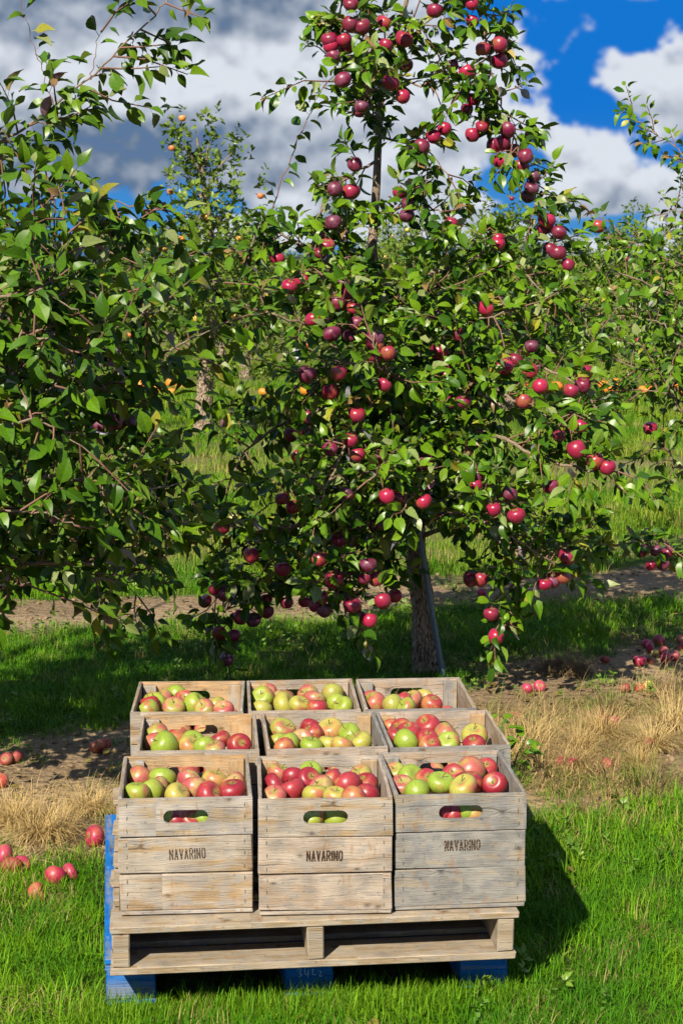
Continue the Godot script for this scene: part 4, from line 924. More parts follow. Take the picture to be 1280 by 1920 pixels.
# the stencilled name, stroke by stroke in narrow capitals
func stencil(thick: float) -> ArrayMesh:
	var letters := {
		"N": [[[0, 0], [0, 1]], [[0, 1], [1, 0]], [[1, 0], [1, 1]]],
		"A": [[[0, 0], [0.5, 1]], [[0.5, 1], [1, 0]], [[0.2, 0.3], [0.8, 0.3]]],
		"V": [[[0, 1], [0.5, 0]], [[0.5, 0], [1, 1]]],
		"R": [[[0, 0], [0, 1]], [[0, 1], [0.7, 1], [1, 0.87], [1, 0.63], [0.7, 0.5], [0, 0.5]], [[0.55, 0.5], [1, 0]]],
		"I": [[[0, 0], [0, 1]]],
		"O": [[[0.5, 0], [0.85, 0.05], [1, 0.25], [1, 0.75], [0.85, 0.95], [0.5, 1], [0.15, 0.95], [0, 0.75], [0, 0.25], [0.15, 0.05], [0.5, 0]]],
	}
	var g := Geo.new()
	var x := -0.0435
	var tall := 0.0275
	var step := 0
	for ch in "NAVARINO":
		var w := 0.0 if ch == "I" else 0.0072
		for line in letters[ch]:
			for k in line.size() - 1:
				var a := Vector2(x + line[k][0] * w, (line[k][1] - 0.5) * (tall - thick * 0.6))
				var b := Vector2(x + line[k + 1][0] * w, (line[k + 1][1] - 0.5) * (tall - thick * 0.6))
				var d := (b - a).normalized()
				var th := thick * 0.5 * (1.0 if absf(d.y) > 0.5 else 0.8)
				a -= d * thick * 0.22
				b += d * thick * 0.22
				var n := Vector2(-d.y, d.x) * th * rng.randf_range(0.85, 1.1)
				var z := 0.00002 * step
				step += 1
				var ids := []
				for p in [a + n, b + n, b - n, a - n]:
					ids.append(g.vert(Vector3(p.x, p.y, z), Vector3(0, 0, 1), p * 20.0))
				g.quad(ids[0], ids[1], ids[2], ids[3])
		x += w + 0.0053
	return g.mesh()


# ---------------------------------------------------------------- grass
func make_tuft(blades: int, spread: float, lo: float, hi: float, wide: float, lean: float, seed_: int, mat_flop := 0.5, one_way := -1.0, fountain := false) -> ArrayMesh:
	var g := Geo.new()
	var r := RandomNumberGenerator.new()
	r.seed = seed_
	for k in blades:
		var a := r.randf() * TAU
		var q := sqrt(r.randf()) * spread
		var o := Vector3(cos(a) * q, -0.01, sin(a) * q)
		var b := r.randf() * TAU if one_way < 0.0 else r.randfn() * one_way
		if fountain:
			b = a + r.randfn() * 0.5
		var ln := r.randf_range(lo, hi)
		var w := wide * r.randf_range(0.65, 1.2)
		var dirv := Vector3(cos(b), 0, sin(b))
		var tilt := lean * r.randf_range(0.2, 1.3)
		var side := Vector3(-sin(b + r.randf_range(-0.6, 0.6)), 0, cos(b))
		side = side.normalized()
		var prev := []
		var p := o
		var ang := tilt * 0.35
		for s in 4:
			var ww: float = w * [1.0, 0.85, 0.55, 0.04][s] * 0.5
			var t := Vector3(0, cos(ang), 0) + dirv * sin(ang)
			var nn := side.cross(t).normalized()
			var now := [g.vert(p - side * ww, (nn - side * 0.4).normalized(), Vector2(0, s / 3.0)), g.vert(p + side * ww, (nn + side * 0.4).normalized(), Vector2(1, s / 3.0))]
			if s > 0:
				g.quad(prev[0], prev[1], now[1], now[0])
			prev = now
			p += t * ln / 3.0
			ang += tilt * (0.4 + mat_flop * 0.5)
	return g.mesh()

func make_clod() -> ArrayMesh:
	var g := Geo.new()
	var r := RandomNumberGenerator.new()
	r.seed = 8
	var row := []
	for k in 5:
		var t := PI * k / 4.0
		var ids := []
		for q in 7:
			var a := TAU * (q % 6) / 6.0
			var o := Vector3(cos(a) * sin(t), cos(t), sin(a) * sin(t))
			ids.append(g.vert(o * r.randf_range(0.7, 1.2) if q < 6 and k > 0 and k < 4 else (g.v[ids[0]] if q == 6 else o), o, Vector2(q / 6.0, k / 4.0)))
		row.append(ids)
	for k in 4:
		for q in 6:
			g.quad(row[k][q], row[k][q + 1], row[k + 1][q + 1], row[k + 1][q])
	return g.mesh()

func in_pallet(x: float, d: float, pad: float) -> bool:
	var p := Vector2(x + 0.17, d - 5.08).rotated(-deg_to_rad(7.2))
	return absf(p.x) < 0.52 + pad and absf(p.y) < 0.61 + pad

func grow_grass() -> void:
	rng.seed = 4242
	var tufts := []
	for k in 4:
		tufts.append(make_tuft(60, 0.085, 0.03, 0.093, 0.0031, 1.2, 900 + k))
	var meadow := []
	for k in 3:
		meadow.append(make_tuft(50, 0.16, 0.06, 0.12, 0.006, 0.7, 930 + k))
	var xs := [[], [], [], []]
	var cs := [[], [], [], []]
	var ms := [[], [], []]
	var mc := [[], [], []]
	var put := func(d0: float, d1: float, per: float, size0: float, size1: float, far: bool) -> void:
		var half := 0.5 * (0.24 * d1 + 0.7)
		var n := int(per * (d1 - d0) * half * 2.0 * 2.0)
		for k in n:
			var d := rng.randf_range(d0, d1)
			var x := rng.randf_range(-1, 1) * (0.24 * d + 0.7)
			var cv := cover(x, d)
			if rng.randf() > cv.z + 0.03 or in_pallet(x, d, 0.01):
				continue
			var patch := noise_b.get_noise_2d(x * 70.0 + 400.0, d * 70.0)
			var sz := rng.randf_range(size0, size1) * (1.0 + patch * 0.3) * lerpf(0.75, 1.0, cv.z)
			var c := Color(0.058, 0.185, 0.005).lerp(Color(0.145, 0.29, 0.009), clampf(0.5 + patch * 1.5 + rng.randf_range(-0.5, 0.5), 0, 1)) * rng.randf_range(0.8, 1.15)
			if far:
				c = Color(0.075, 0.20, 0.006).lerp(Color(0.19, 0.25, 0.025), clampf(0.45 + patch * 1.3 + rng.randf_range(-0.4, 0.4), 0, 1))
			if rng.randf() < 0.08:
				c = Color(0.30, 0.25, 0.09)
			elif rng.randf() < 0.2:
				c = Color(0.05, 0.165, 0.010)
			var b := Basis(Vector3.UP, rng.randf() * TAU).scaled(Vector3(sz, sz * rng.randf_range(0.8, 1.25), sz))
			b = Basis(Vector3(1, 0, 0), rng.randf_range(-0.2, 0.2)) * b
			var xf := Transform3D(b, Vector3(x, ground_y(x, d), -d))
			if far:
				var q := rng.randi() % 3
				ms[q].append(xf); mc[q].append(c)
			else:
				var q := rng.randi() % 4
				xs[q].append(xf); cs[q].append(c)
	put.call(3.6, 6.6, 330.0, 0.75, 1.15, false)
	put.call(6.6, 10.6, 190.0, 0.8, 1.2, false)
	# longer blades left standing along the front of the pallets, where a mower cannot reach
	for k in 150:
		var along := rng.randf_range(-0.58, 0.56)
		var x := -0.158 + along * cos(0.1257) + 0.655 * sin(0.1257) * 1.0
		var d := 5.06 + along * sin(0.1257) - 0.655 * cos(0.1257) + rng.randf_range(-0.05, 0.02)
		var sz := rng.randf_range(0.8, 1.35)
		var q := rng.randi() % 4
		xs[q].append(Transform3D(Basis(Vector3.UP, rng.randf() * TAU).scaled(Vector3(sz * 0.7, sz, sz * 0.7)), Vector3(x, ground_y(x, d), -d)))
		cs[q].append(Color(0.08, 0.21, 0.008).lerp(Color(0.17, 0.30, 0.014), rng.randf()))
	put.call(10.6, 15.0, 55.0, 0.8, 1.2, true)
	put.call(15.0, 32.0, 22.0, 0.9, 1.5, true)
	for q in 4:
		tag(scatter("grass", tufts[q], xs[q], cs[q], self, M.grass), "green grass blades growing round the pallet and under the trees", "grass")
	for q in 3:
		tag(scatter("meadow_grass", meadow[q], ms[q], mc[q], self, M.grass), "short green grass beyond the dirt lane", "grass")
	# dry straw on the strip under the tree row
	var straw := []
	for k in 3:
		straw.append(make_tuft(54, 0.08, 0.07, 0.22, 0.0023, 1.7, 960 + k, 0.9, 0.75))
	var mats := []
	for k in 2:
		mats.append(make_tuft(60, 0.15, 0.07, 0.2, 0.0025, 2.6, 970 + k, 0.35, 0.9))
	var tussock := make_tuft(300, 0.07, 0.14, 0.30, 0.0026, 1.25, 980, 1.0, -1.0, true)
	var ss := [[], [], [], [], [], []]
	var sc := [[], [], [], [], [], []]
	for k in 5200:
		var d := rng.randf_range(4.8, 9.4)
		var x := rng.randf_range(-1, 1) * (0.24 * d + 0.7)
		var cv := cover(x, d)
		if rng.randf() > cv.y or in_pallet(x, d, 0.03):
			continue
		var tall := noise_b.get_noise_2d(x * 90.0 + 50.0, d * 90.0)
		var turn := noise_a.get_noise_2d(x * 60.0 - 200.0, d * 60.0) * 9.0
		var c := Color(0.26, 0.17, 0.065).lerp(Color(0.44, 0.32, 0.14), clampf(0.5 + tall + rng.randf_range(-0.5, 0.5), 0, 1))
		c = c.lerp(Color(0.20, 0.14, 0.08), 0.7 * smoothstep(0.2, 0.8, strip_at(x, d)))
		if rng.randf() < 0.24:
			c = Color(0.13, 0.18, 0.03)
		elif rng.randf() < 0.2:
			c = Color(0.16, 0.11, 0.06)
		var up := rng.randf() < 0.2 + tall * 1.4
		var q := rng.randi() % 3 if up else 3 + rng.randi() % 2
		var sz := rng.randf_range(0.55, 1.0) * (1.0 + tall * 0.7)
		var b := Basis(Vector3.UP, turn + rng.randfn() * 0.6).scaled(Vector3(sz, sz * rng.randf_range(0.5, 1.1), sz))
		ss[q].append(Transform3D(b, Vector3(x, ground_y(x, d), -d)))
		sc[q].append(c)
	# tussocks of dry grass left of the pallet, to its right and by the trunk
	for m in [[-0.98, 5.74, 0.85], [-1.07, 5.86, 0.8], [-0.86, 6.02, 0.7], [0.66, 6.62, 0.85], [0.74, 6.8, 0.9], [0.92, 6.78, 0.7], [1.02, 6.95, 0.85], [1.2, 6.8, 0.8], [0.58, 6.95, 0.8], [1.34, 7.05, 0.95], [1.45, 6.9, 0.8], [0.98, 8.15, 0.8], [1.05, 8.1, 0.7], [0.84, 6.55, 0.6], [1.1, 6.6, 0.55]]:
		for k in 2:
			var x: float = m[0] + rng.randfn() * 0.02
			var d: float = m[1] + rng.randfn() * 0.02
			var b := Basis(Vector3.UP, rng.randf() * TAU).scaled(Vector3(m[2], m[2] * rng.randf_range(0.6, 0.85), m[2]))
			ss[5].append(Transform3D(b, Vector3(x, ground_y(x, d), -d)))
			sc[5].append(Color(0.36, 0.25, 0.09).lerp(Color(0.46, 0.34, 0.15), rng.randf()) if m[1] < 7.5 else Color(0.24, 0.17, 0.09))
	for q in 6:
		tag(scatter("dry_grass", straw[q] if q < 3 else mats[q - 3] if q < 5 else tussock, ss[q], sc[q], self, M.straw), "straw-coloured dry grass on the bare strip under the trees", "dry grass")
	# low weeds and leaf litter
	var wx := []
	var wc := []
	for k in 2600:
		var d := rng.randf_range(4.2, 10.0)
		var x := rng.randf_range(-1, 1) * (0.24 * d + 0.6)
		var wn := noise_b.get_noise_2d(x * 80.0 - 300.0, d * 80.0)
		var cv := cover(x, d)
		if wn < 0.06 or in_pallet(x, d, 0.05) or rng.randf() > cv.z * 0.5 + 0.3 * smoothstep(0.2, 0.8, strip_at(x, d)):
			continue
		var sz := rng.randf_range(0.018, 0.04)
		wx.append(Transform3D(Basis(Vector3.UP, rng.randf() * TAU).scaled(Vector3.ONE * sz), Vector3(x, ground_y(x, d) + sz * 0.8, -d)))
		wc.append(Color(0.085, 0.19, 0.022).lerp(Color(0.17, 0.27, 0.035), rng.randf()))
	tag(scatter("weeds", M.sprig, wx, wc, self, M.leaf), "low broad-leaved weeds among the grass", "weeds")
	var lx := []
	var lc := []
	for k in 3000:
		var d := rng.randf_range(4.2, 10.0)
		var x := rng.randf_range(-1, 1) * (0.24 * d + 0.6)
		if rng.randf() > cover(x, d).x * 0.6 + 0.03 or in_pallet(x, d, 0.02):
			continue
		var b := Basis.from_euler(Vector3(-PI / 2 + rng.randf_range(-0.5, 0.5), rng.randf() * TAU, rng.randf_range(-0.4, 0.4))).scaled(Vector3.ONE * rng.randf_range(0.022, 0.05))
		lx.append(Transform3D(b, Vector3(x, ground_y(x, d) + 0.016 + 0.02 * cover(x, d).z, -d)))
		lc.append(Color(0.20, 0.12, 0.09).lerp(Color(0.36, 0.25, 0.16), rng.randf()))
	var kx := []
	var kc := []
	for k in 9000:
		var d := rng.randf_range(5.0, 11.5)
		var x := rng.randf_range(-1, 1) * (0.24 * d + 0.6)
		if rng.randf() > cover(x, d).x or in_pallet(x, d, 0.02):
			continue
		var z := pow(rng.randf(), 4.0) * 0.012 + 0.003
		kx.append(Transform3D(Basis.from_euler(Vector3(rng.randf() * TAU, rng.randf() * TAU, 0)).scaled(Vector3(z, z * 0.8, z)), Vector3(x, ground_y(x, d) + z * 0.3, -d)))
		kc.append(Color(0.15, 0.105, 0.06).lerp(Color(0.26, 0.19, 0.115), rng.randf()))
	tag(scatter("soil_clods", make_clod(), kx, kc, self, M.straw), "crumbs and clods of bare brown soil", "soil")
	tag(scatter("leaf_litter", leaf_meshes[2], lx, lc, self, M.leaf), "brown fallen leaves scattered on the bare soil", "leaf litter")


func _ready() -> void:
	# camera
	var cam := Camera3D.new()
	cam.name = "camera"
	cam.position = Vector3(0, 1.9, 0)
	cam.rotation_degrees = Vector3(PITCH, 0, 0)
	cam.fov = FOV
	cam.near = 0.05
	cam.far = 900.0
	cam.current = true
	var lens := CameraAttributesPhysical.new()
	lens.frustum_focal_length = 42.43
	lens.frustum_focus_distance = 6.0
	lens.exposure_aperture = 10.0
	lens.frustum_near = 0.05
	lens.frustum_far = 900.0
	cam.attributes = lens
	add_child(cam)
	# sky and exposure
	noise_a.seed = 21
	noise_a.frequency = 0.01
	noise_a.fractal_octaves = 3
	noise_b.seed = 57
	noise_b.frequency = 0.01
	noise_b.fractal_octaves = 3
	var env := Environment.new()
	env.background_mode = Environment.BG_SKY
	var sky := Sky.new()
	var pano := PanoramaSkyMaterial.new()
	pano.panorama = ImageTexture.create_from_image(sky_image())
	sky.sky_material = pano
	env.sky = sky
	env.tonemap_mode = Environment.TONE_MAPPER_LINEAR
	env.background_energy_multiplier = 0.525
	env.tonemap_exposure = 1.84
	env.sdfgi_enabled = true
	env.ssao_enabled = true
	env.ssil_enabled = true
	var we := WorldEnvironment.new()
	we.environment = env
	add_child(we)
	# sun: behind the camera, over its left shoulder
	var sun := DirectionalLight3D.new()
	sun.name = "sun"
	sun.light_energy = 1.6
	sun.light_color = Color(1.0, 0.955, 0.88)
	sun.light_angular_distance = 0.5
	sun.shadow_enabled = true
	var az := deg_to_rad(SUN_AZ)
	var el := deg_to_rad(SUN_EL)
	var travel := Vector3(sin(az) * cos(el), -sin(el), -cos(az) * cos(el))
	sun.look_at_from_position(-travel * 20.0, Vector3.ZERO, Vector3.UP)
	add_child(sun)
	print("sky done ", Time.get_ticks_msec())
	make_materials()
	print("materials done ", Time.get_ticks_msec())
	make_ground()
	make_pallets()
	var places := ["nearest at left with upright lettering on tan stained boards", "nearest in the middle with bold lettering on pinkish boards", "nearest at right with lettering on weathered grey boards", "at the left end of the middle row", "at the centre of the nine", "at the right end of the middle row", "at the left end of the back row", "in the middle of the back row", "at the right end of the back row"]
	for k in 9:
		make_crate(k, CRATE_SPOTS[k], "wooden apple crate " + places[k])
	fill_crates()
	print("crates done ", Time.get_ticks_msec())
	build_tree("apple_tree", "apple tree laden with dark red apples standing behind the crates", TRUNK, LIMBS, TREE_APPLES, {"seed": 11, "step": 0.042, "twig": 1.0, "leaf": 0.073, "wood": 0.7, "tone": 1.0, "greens": [0, 1, 2, 6, 4, 2, 3, 5], "singles": 300, "fruit": M.fruit_dark})
	build_tree("apple_tree", "dense leafy apple tree whose branches reach in from the left edge", TRUNK_WEST, LIMBS_WEST, WEST_APPLES, {"seed": 12, "step": 0.05, "twig": 0.95, "leaf": 0.073, "wood": 0.5, "tone": 0.85, "greens": [3, 7, 0, 3, 7, 4, 1, 3], "singles": 300, "fruit": M.fruit_dark})
	build_tree("apple_tree", "apple tree whose branches reach in from the right edge", TRUNK_EAST, LIMBS_EAST, EAST_APPLES, {"seed": 13, "step": 0.056, "twig": 1.1, "leaf": 0.066, "wood": 0.6, "tone": 1.0, "greens": [0, 1, 2, 6, 4, 2, 3, 5], "singles": 120, "fruit": M.fruit_dark})
	print("trees done ", Time.get_ticks_msec())
	far_orchard()
	grow_grass()
	small_things()
	print("all done ", Time.get_ticks_msec())


func make_materials() -> void:
	M.wood_cream = wood_material("weathered_cream_wood", Color(0.297, 0.265, 0.229), Color(0.271, 0.204, 0.123), Color(0.230, 0.218, 0.207), 1, 0.9, 0.45)
	M.wood_tan = wood_material("stained_tan_wood", Color(0.303, 0.259, 0.207), Color(0.250, 0.170, 0.088), Color(0.244, 0.221, 0.196), 2, 1.0, 0.75)
	M.wood_pink = wood_material("pinkish_wood", Color(0.318, 0.263, 0.211), Color(0.277, 0.204, 0.139), Color(0.236, 0.208, 0.179), 3, 0.8, 0.3)
	M.wood_grey = wood_material("weathered_grey_wood", Color(0.212, 0.202, 0.182), Color(0.266, 0.218, 0.158), Color(0.158, 0.157, 0.155), 4, 0.7, 0.25)
	M.wood_new = wood_material("newer_brown_wood", Color(0.371, 0.250, 0.136), Color(0.309, 0.188, 0.087), Color(0.325, 0.243, 0.152), 5, 0.7, 0.4)
	M.wood_pallet = wood_material("pallet_wood", Color(0.290, 0.238, 0.171), Color(0.217, 0.157, 0.088), Color(0.250, 0.222, 0.184), 6, 1.2, 0.45)
	M.blue = wood_material("blue_painted_wood", Color(0.004, 0.12, 0.42), Color(0.16, 0.17, 0.17), Color(0.008, 0.10, 0.32), 8, 1.3, 0.3, 0.0)
	M.ink = mat(Color(0.028, 0.014, 0.008), 0.9, 0.2)
	M.prints = []
	for k in 3:
		var wear := FastNoiseLite.new()
		wear.seed = 30 + k
		wear.frequency = 0.09
		wear.fractal_octaves = 3
		var wt := NoiseTexture2D.new()
		wt.noise = wear
		wt.width = 128
		wt.height = 128
		wt.seamless = true
		var wr := Gradient.new()
		wr.offsets = PackedFloat32Array([0.0, [0.56, 0.66, 0.58][k], [0.76, 0.84, 0.76][k]])
		wr.colors = PackedColorArray([srgb(0.03, 0.016, 0.01), srgb(0.05, 0.03, 0.02), srgb(0.22, 0.18, 0.13)])
		wt.color_ramp = wr
		var im := mat(Color.WHITE, 0.9, 0.2)
		im.albedo_texture = wt
		im.uv1_triplanar = true
		im.uv1_scale = Vector3.ONE * 16.0
		M.prints.append(im)
	M.staple = mat(Color(0.06, 0.065, 0.065), 0.5, 0.5)
	M.staple_mesh = board(Vector3(0.0013, 0.0095, 0.0012), 1, 0.0001, 0.0002)
	M.bark = bark_material()
	M.shoot = mat(Color(0.17, 0.085, 0.06), 0.6, 0.4)
	M.stem = mat(Color(0.13, 0.085, 0.035), 0.7, 0.4)
	var lt := leaf_texture()
	var lm := mat(Color.WHITE, 0.34, 0.32)
	lm.vertex_color_use_as_albedo = true
	lm.albedo_texture = lt
	lm.backlight_enabled = true
	lm.backlight = Color(0.36, 0.38, 0.10)
	M.leaf = lm
	M.leaf_single = []
	for c in [Color(0.065, 0.158, 0.006), Color(0.09, 0.19, 0.007), Color(0.125, 0.235, 0.009), Color(0.040, 0.105, 0.006), Color(0.078, 0.175, 0.007), Color(0.19, 0.26, 0.075), Color(0.105, 0.21, 0.008), Color(0.058, 0.14, 0.006)]:
		var m := mat(leaf_tint(c), 0.34, 0.32)
		m.vertex_color_use_as_albedo = true
		m.albedo_texture = lt
		m.backlight_enabled = true
		m.backlight = Color(0.36, 0.38, 0.10)
		M.leaf_single.append(m)
	leaf_meshes = [make_leaf(0.58, 0.40, 0.32, 0.15, 0.025), make_leaf(0.54, 0.6, 0.5, -0.4, 0.035), make_leaf(0.62, 0.25, 0.2, 0.35, 0.04), make_leaf(0.53, 0.8, 0.68, -0.1, 0.03), make_leaf(0.57, 0.5, -0.14, 0.55, 0.035), make_leaf(0.52, 0.95, 0.42, 0.2, 0.04)]
	M.sprig = make_sprig(9, 5)
	var gm := mat(Color.WHITE, 0.5, 0.2)
	gm.vertex_color_use_as_albedo = true
	gm.backlight_enabled = true
	gm.backlight = Color(0.45, 0.55, 0.15)
	M.grass = gm
	var sm := mat(Color.WHITE, 0.75, 0.25)
	sm.vertex_color_use_as_albedo = true
	M.straw = sm
	apple_mesh = make_apple(16, 22)
	M.apples = [apple_mesh, make_apple(16, 22, 0.90, 0.10, 0.01), make_apple(16, 22, 1.06, -0.07, 0.03), make_apple(16, 22, 0.95, 0.14, 0.02)]
	stem_mesh = make_stem()
	M.small_apple = make_apple(8, 10)
	M.fruit_dark = []
	for k in 7:
		M.fruit_dark.append(apple_material([Color(0.18, 0.015, 0.025), Color(0.26, 0.03, 0.035), Color(0.14, 0.015, 0.025), Color(0.22, 0.025, 0.03), Color(0.30, 0.06, 0.035), Color(0.18, 0.015, 0.03), Color(0.27, 0.09, 0.035)][k], [Color(0.14, 0.004, 0.026), Color(0.26, 0.006, 0.042), Color(0.09, 0.004, 0.022), Color(0.19, 0.005, 0.034), Color(0.32, 0.010, 0.050), Color(0.14, 0.005, 0.032), Color(0.24, 0.007, 0.04)][k], [0.9, 0.82, 0.92, 0.85, 0.8, 0.9, 0.76][k], 60 + k, [0.14, 0.05, 0.24, 0.08, 0.03, 0.2, 0.05][k], [0.36, 0.30, 0.42, 0.34, 0.28, 0.4, 0.32][k]))
	M.fruit = [
		[apple_material(Color(0.26, 0.27, 0.05), Color(0.34, 0.075, 0.065), 0.46, 70), apple_material(Color(0.29, 0.26, 0.06), Color(0.33, 0.09, 0.075), 0.5, 71)],
		[apple_material(Color(0.20, 0.275, 0.03), Color(0.32, 0.16, 0.06), 0.14, 72), apple_material(Color(0.23, 0.29, 0.035), Color(0.30, 0.09, 0.05), 0.22, 73)],
		[apple_material(Color(0.34, 0.24, 0.09), Color(0.32, 0.055, 0.06), 0.62, 74), apple_material(Color(0.30, 0.25, 0.08), Color(0.30, 0.045, 0.06), 0.58, 75)],
		[apple_material(Color(0.33, 0.285, 0.06), Color(0.36, 0.13, 0.06), 0.40, 76), apple_material(Color(0.31, 0.295, 0.055), Color(0.35, 0.10, 0.06), 0.33, 77)],
		[apple_material(Color(0.34, 0.15, 0.05), Color(0.27, 0.020, 0.032), 0.70, 78), apple_material(Color(0.30, 0.10, 0.04), Color(0.22, 0.010, 0.024), 0.82, 79)],
	]
	M.fruit_orange = [mat(Color(0.62, 0.24, 0.05), 0.35), mat(Color(0.62, 0.36, 0.07), 0.35), mat(Color(0.55, 0.16, 0.05), 0.35)]
	M.fruit_yellow = [mat(Color(0.62, 0.48, 0.07), 0.35), mat(Color(0.66, 0.42, 0.08), 0.35)]
	M.windfall = [
		[apple_material(Color(0.34, 0.06, 0.05), Color(0.32, 0.014, 0.055), 0.8, 81, 0.0, 0.42), apple_material(Color(0.34, 0.11, 0.08), Color(0.36, 0.03, 0.075), 0.72, 82, 0.0, 0.42)],
		[apple_material(Color(0.36, 0.15, 0.07), Color(0.34, 0.05, 0.035), 0.66, 83, 0.0, 0.55), apple_material(Color(0.24, 0.10, 0.05), Color(0.24, 0.035, 0.03), 0.7, 84, 0.0, 0.6)],
		[apple_material(Color(0.50, 0.46, 0.08), Color(0.55, 0.30, 0.10), 0.3, 85)],
	]
	M.pumpkin = mat(Color(0.72, 0.21, 0.015), 0.5)
	M.steel = mat(Color(0.13, 0.19, 0.25), 0.45, 0.5)
	M.steel.metallic = 0.4
	var soil := mat(Color.WHITE, 0.95, 0.2)
	soil.vertex_color_use_as_albedo = true
	soil.uv1_triplanar = true
	soil.uv1_world_triplanar = true
	soil.uv1_scale = Vector3.ONE * 1.9
	soil.normal_enabled = true
	soil.normal_texture = lumpy_normal(6, 0.03)
	soil.normal_scale = 1.4
	var gr := NoiseTexture2D.new()
	var fz := FastNoiseLite.new()
	fz.seed = 15
	fz.frequency = 0.06
	fz.fractal_octaves = 5
	gr.noise = fz
	gr.width = 512
	gr.height = 512
	gr.seamless = true
	var ramp := Gradient.new()
	ramp.set_color(0, srgb(0.42, 0.42, 0.42))
	ramp.set_color(1, srgb(1.0, 1.0, 1.0))
	gr.color_ramp = ramp
	soil.albedo_texture = gr
	M.soil = soil


func make_ground() -> void:
	var xs := [-260.0, -140.0, -70.0, -35.0, -18.0, -10.0, -7.0]
	var x := -5.2
	while x < 5.21:
		xs.append(x)
		x += 0.065 if absf(x) < 3.4 else 0.2
	xs.append_array([7.0, 10.0, 18.0, 35.0, 70.0, 140.0, 260.0])
	var ds := [-120.0, -40.0, -12.0, -3.0, 1.0, 2.4]
	var d := 3.2
	while d < 40.0:
		ds.append(d)
		d += 0.065 if d < 12.0 else (0.16 if d < 22.0 else 0.6)
	ds.append_array([48.0, 70.0, 110.0, 180.0, 300.0, 520.0])
	var g := Geo.new()
	var w := xs.size()
	for q in ds.size():
		for k in w:
			var X: float = xs[k]
			var D: float = ds[q]
			g.v.append(Vector3(X, ground_y(X, D), -D))
			g.uv.append(Vector2(X, D))
			var e := 0.05
			g.n.append(Vector3(ground_y(X - e, D) - ground_y(X + e, D), 2.0 * e, ground_y(X, D + e) - ground_y(X, D - e)).normalized())
			var cv := cover(X, D) if D > 3.0 and D < 45.0 else Vector3(0.2, 0.1, 0.8)
			var p := noise_b.get_noise_2d(X * 90.0, D * 90.0 + 40.0)
			var c := Color(0.06, 0.09, 0.015)
			c = c.lerp(Color(0.36, 0.27, 0.16).lerp(Color(0.25, 0.18, 0.105), clampf(0.5 + p * 1.4, 0, 1)), cv.x)
			c = c.lerp(Color(0.40, 0.29, 0.12), cv.y * 0.6)
			if D > 10.0:
				c = c.lerp(Color(0.09, 0.18, 0.012), 0.7 * cv.z)
			g.c.append(c)
	for q in ds.size() - 1:
		for k in w - 1:
			var a := q * w + k
			g.i.append_array(PackedInt32Array([a, a + w, a + 1, a + 1, a + w, a + w + 1]))
	# wind the faces so that they look up
	var o := part("ground", g.mesh(M.soil), self)
	tag(o, "orchard ground of grass, dry strip and a bare dirt lane", "", "", "structure")


func make_pallets() -> void:
	rng.seed = 88
	# upper pallet: bare wood, three stringers
	var up := thing("wooden_pallet", Vector3(-0.131, 0.13, -4.932), deg_to_rad(6.4), "bare wooden pallet carrying the nine crates, on top of the blue one", "pallet")
	var W := 1.02
	var D := 1.20
	for k in 3:
		part("stringer", board(Vector3(0.042, 0.088, D - 0.02), 2, 0.0015, 0.003), up, M.wood_pallet, Vector3((k - 1) * (W * 0.5 - 0.026), 0.018 + 0.044 + 0.001, 0.006))
	var z := -D * 0.5
	for k in 8:
		var bw: float = [0.135, 0.09, 0.092, 0.10, 0.088, 0.095, 0.09, 0.138][k]
		part("deck_board", board(Vector3(W + rng.randf_range(-0.014, 0.012), 0.0165, bw), 0, 0.0025, 0.002), up, M.wood_pallet, Vector3(rng.randf_range(-0.006, 0.006), 0.108 + 0.0095, z + bw * 0.5))
		z += bw + (D - 0.828) / 7.0
	for k in 7:
		part("bottom_board", board(Vector3(W, 0.017, 0.135), 0, 0.002, 0.002), up, M.wood_pallet, Vector3(0, 0.009, -D * 0.5 + 0.07 + k * (D - 0.14) / 6.0))
	# lower pallet: painted blue, on blocks
	var lo := thing("blue_pallet", Vector3(-0.158, 0.0, -5.06), deg_to_rad(7.2), "blue painted block pallet in the grass under the wooden pallet", "pallet")
	W = 1.045
	D = 1.21
	for r in 3:
		for k in 3:
			var bx := (k - 1) * (W * 0.5 - 0.065)
			var b := part("block", board(Vector3(0.125, 0.078, 0.10), 2, 0.002, 0.003), lo, M.blue, Vector3(bx, 0.016 + 0.040, (1 - r) * (D * 0.5 - 0.055)))
			if r == 0 and k == 1:
				chalk(b)
	for k in 3:
		part("bottom_board", board(Vector3(0.125, 0.015, D), 2, 0.002, 0.002), lo, M.blue, Vector3((k - 1) * (W * 0.5 - 0.065), 0.0085, 0))
		part("stretcher_board", board(Vector3(W, 0.0145, 0.10), 0, 0.002, 0.002), lo, M.blue, Vector3(0, 0.104, (k - 1) * (D * 0.5 - 0.055)))
	for k in 7:
		part("deck_board", board(Vector3(0.105, 0.0155, D + rng.randf_range(-0.01, 0.01)), 2, 0.002, 0.002), lo, M.blue, Vector3((k - 3) * (W - 0.106) / 6.0, 0.1202, 0))

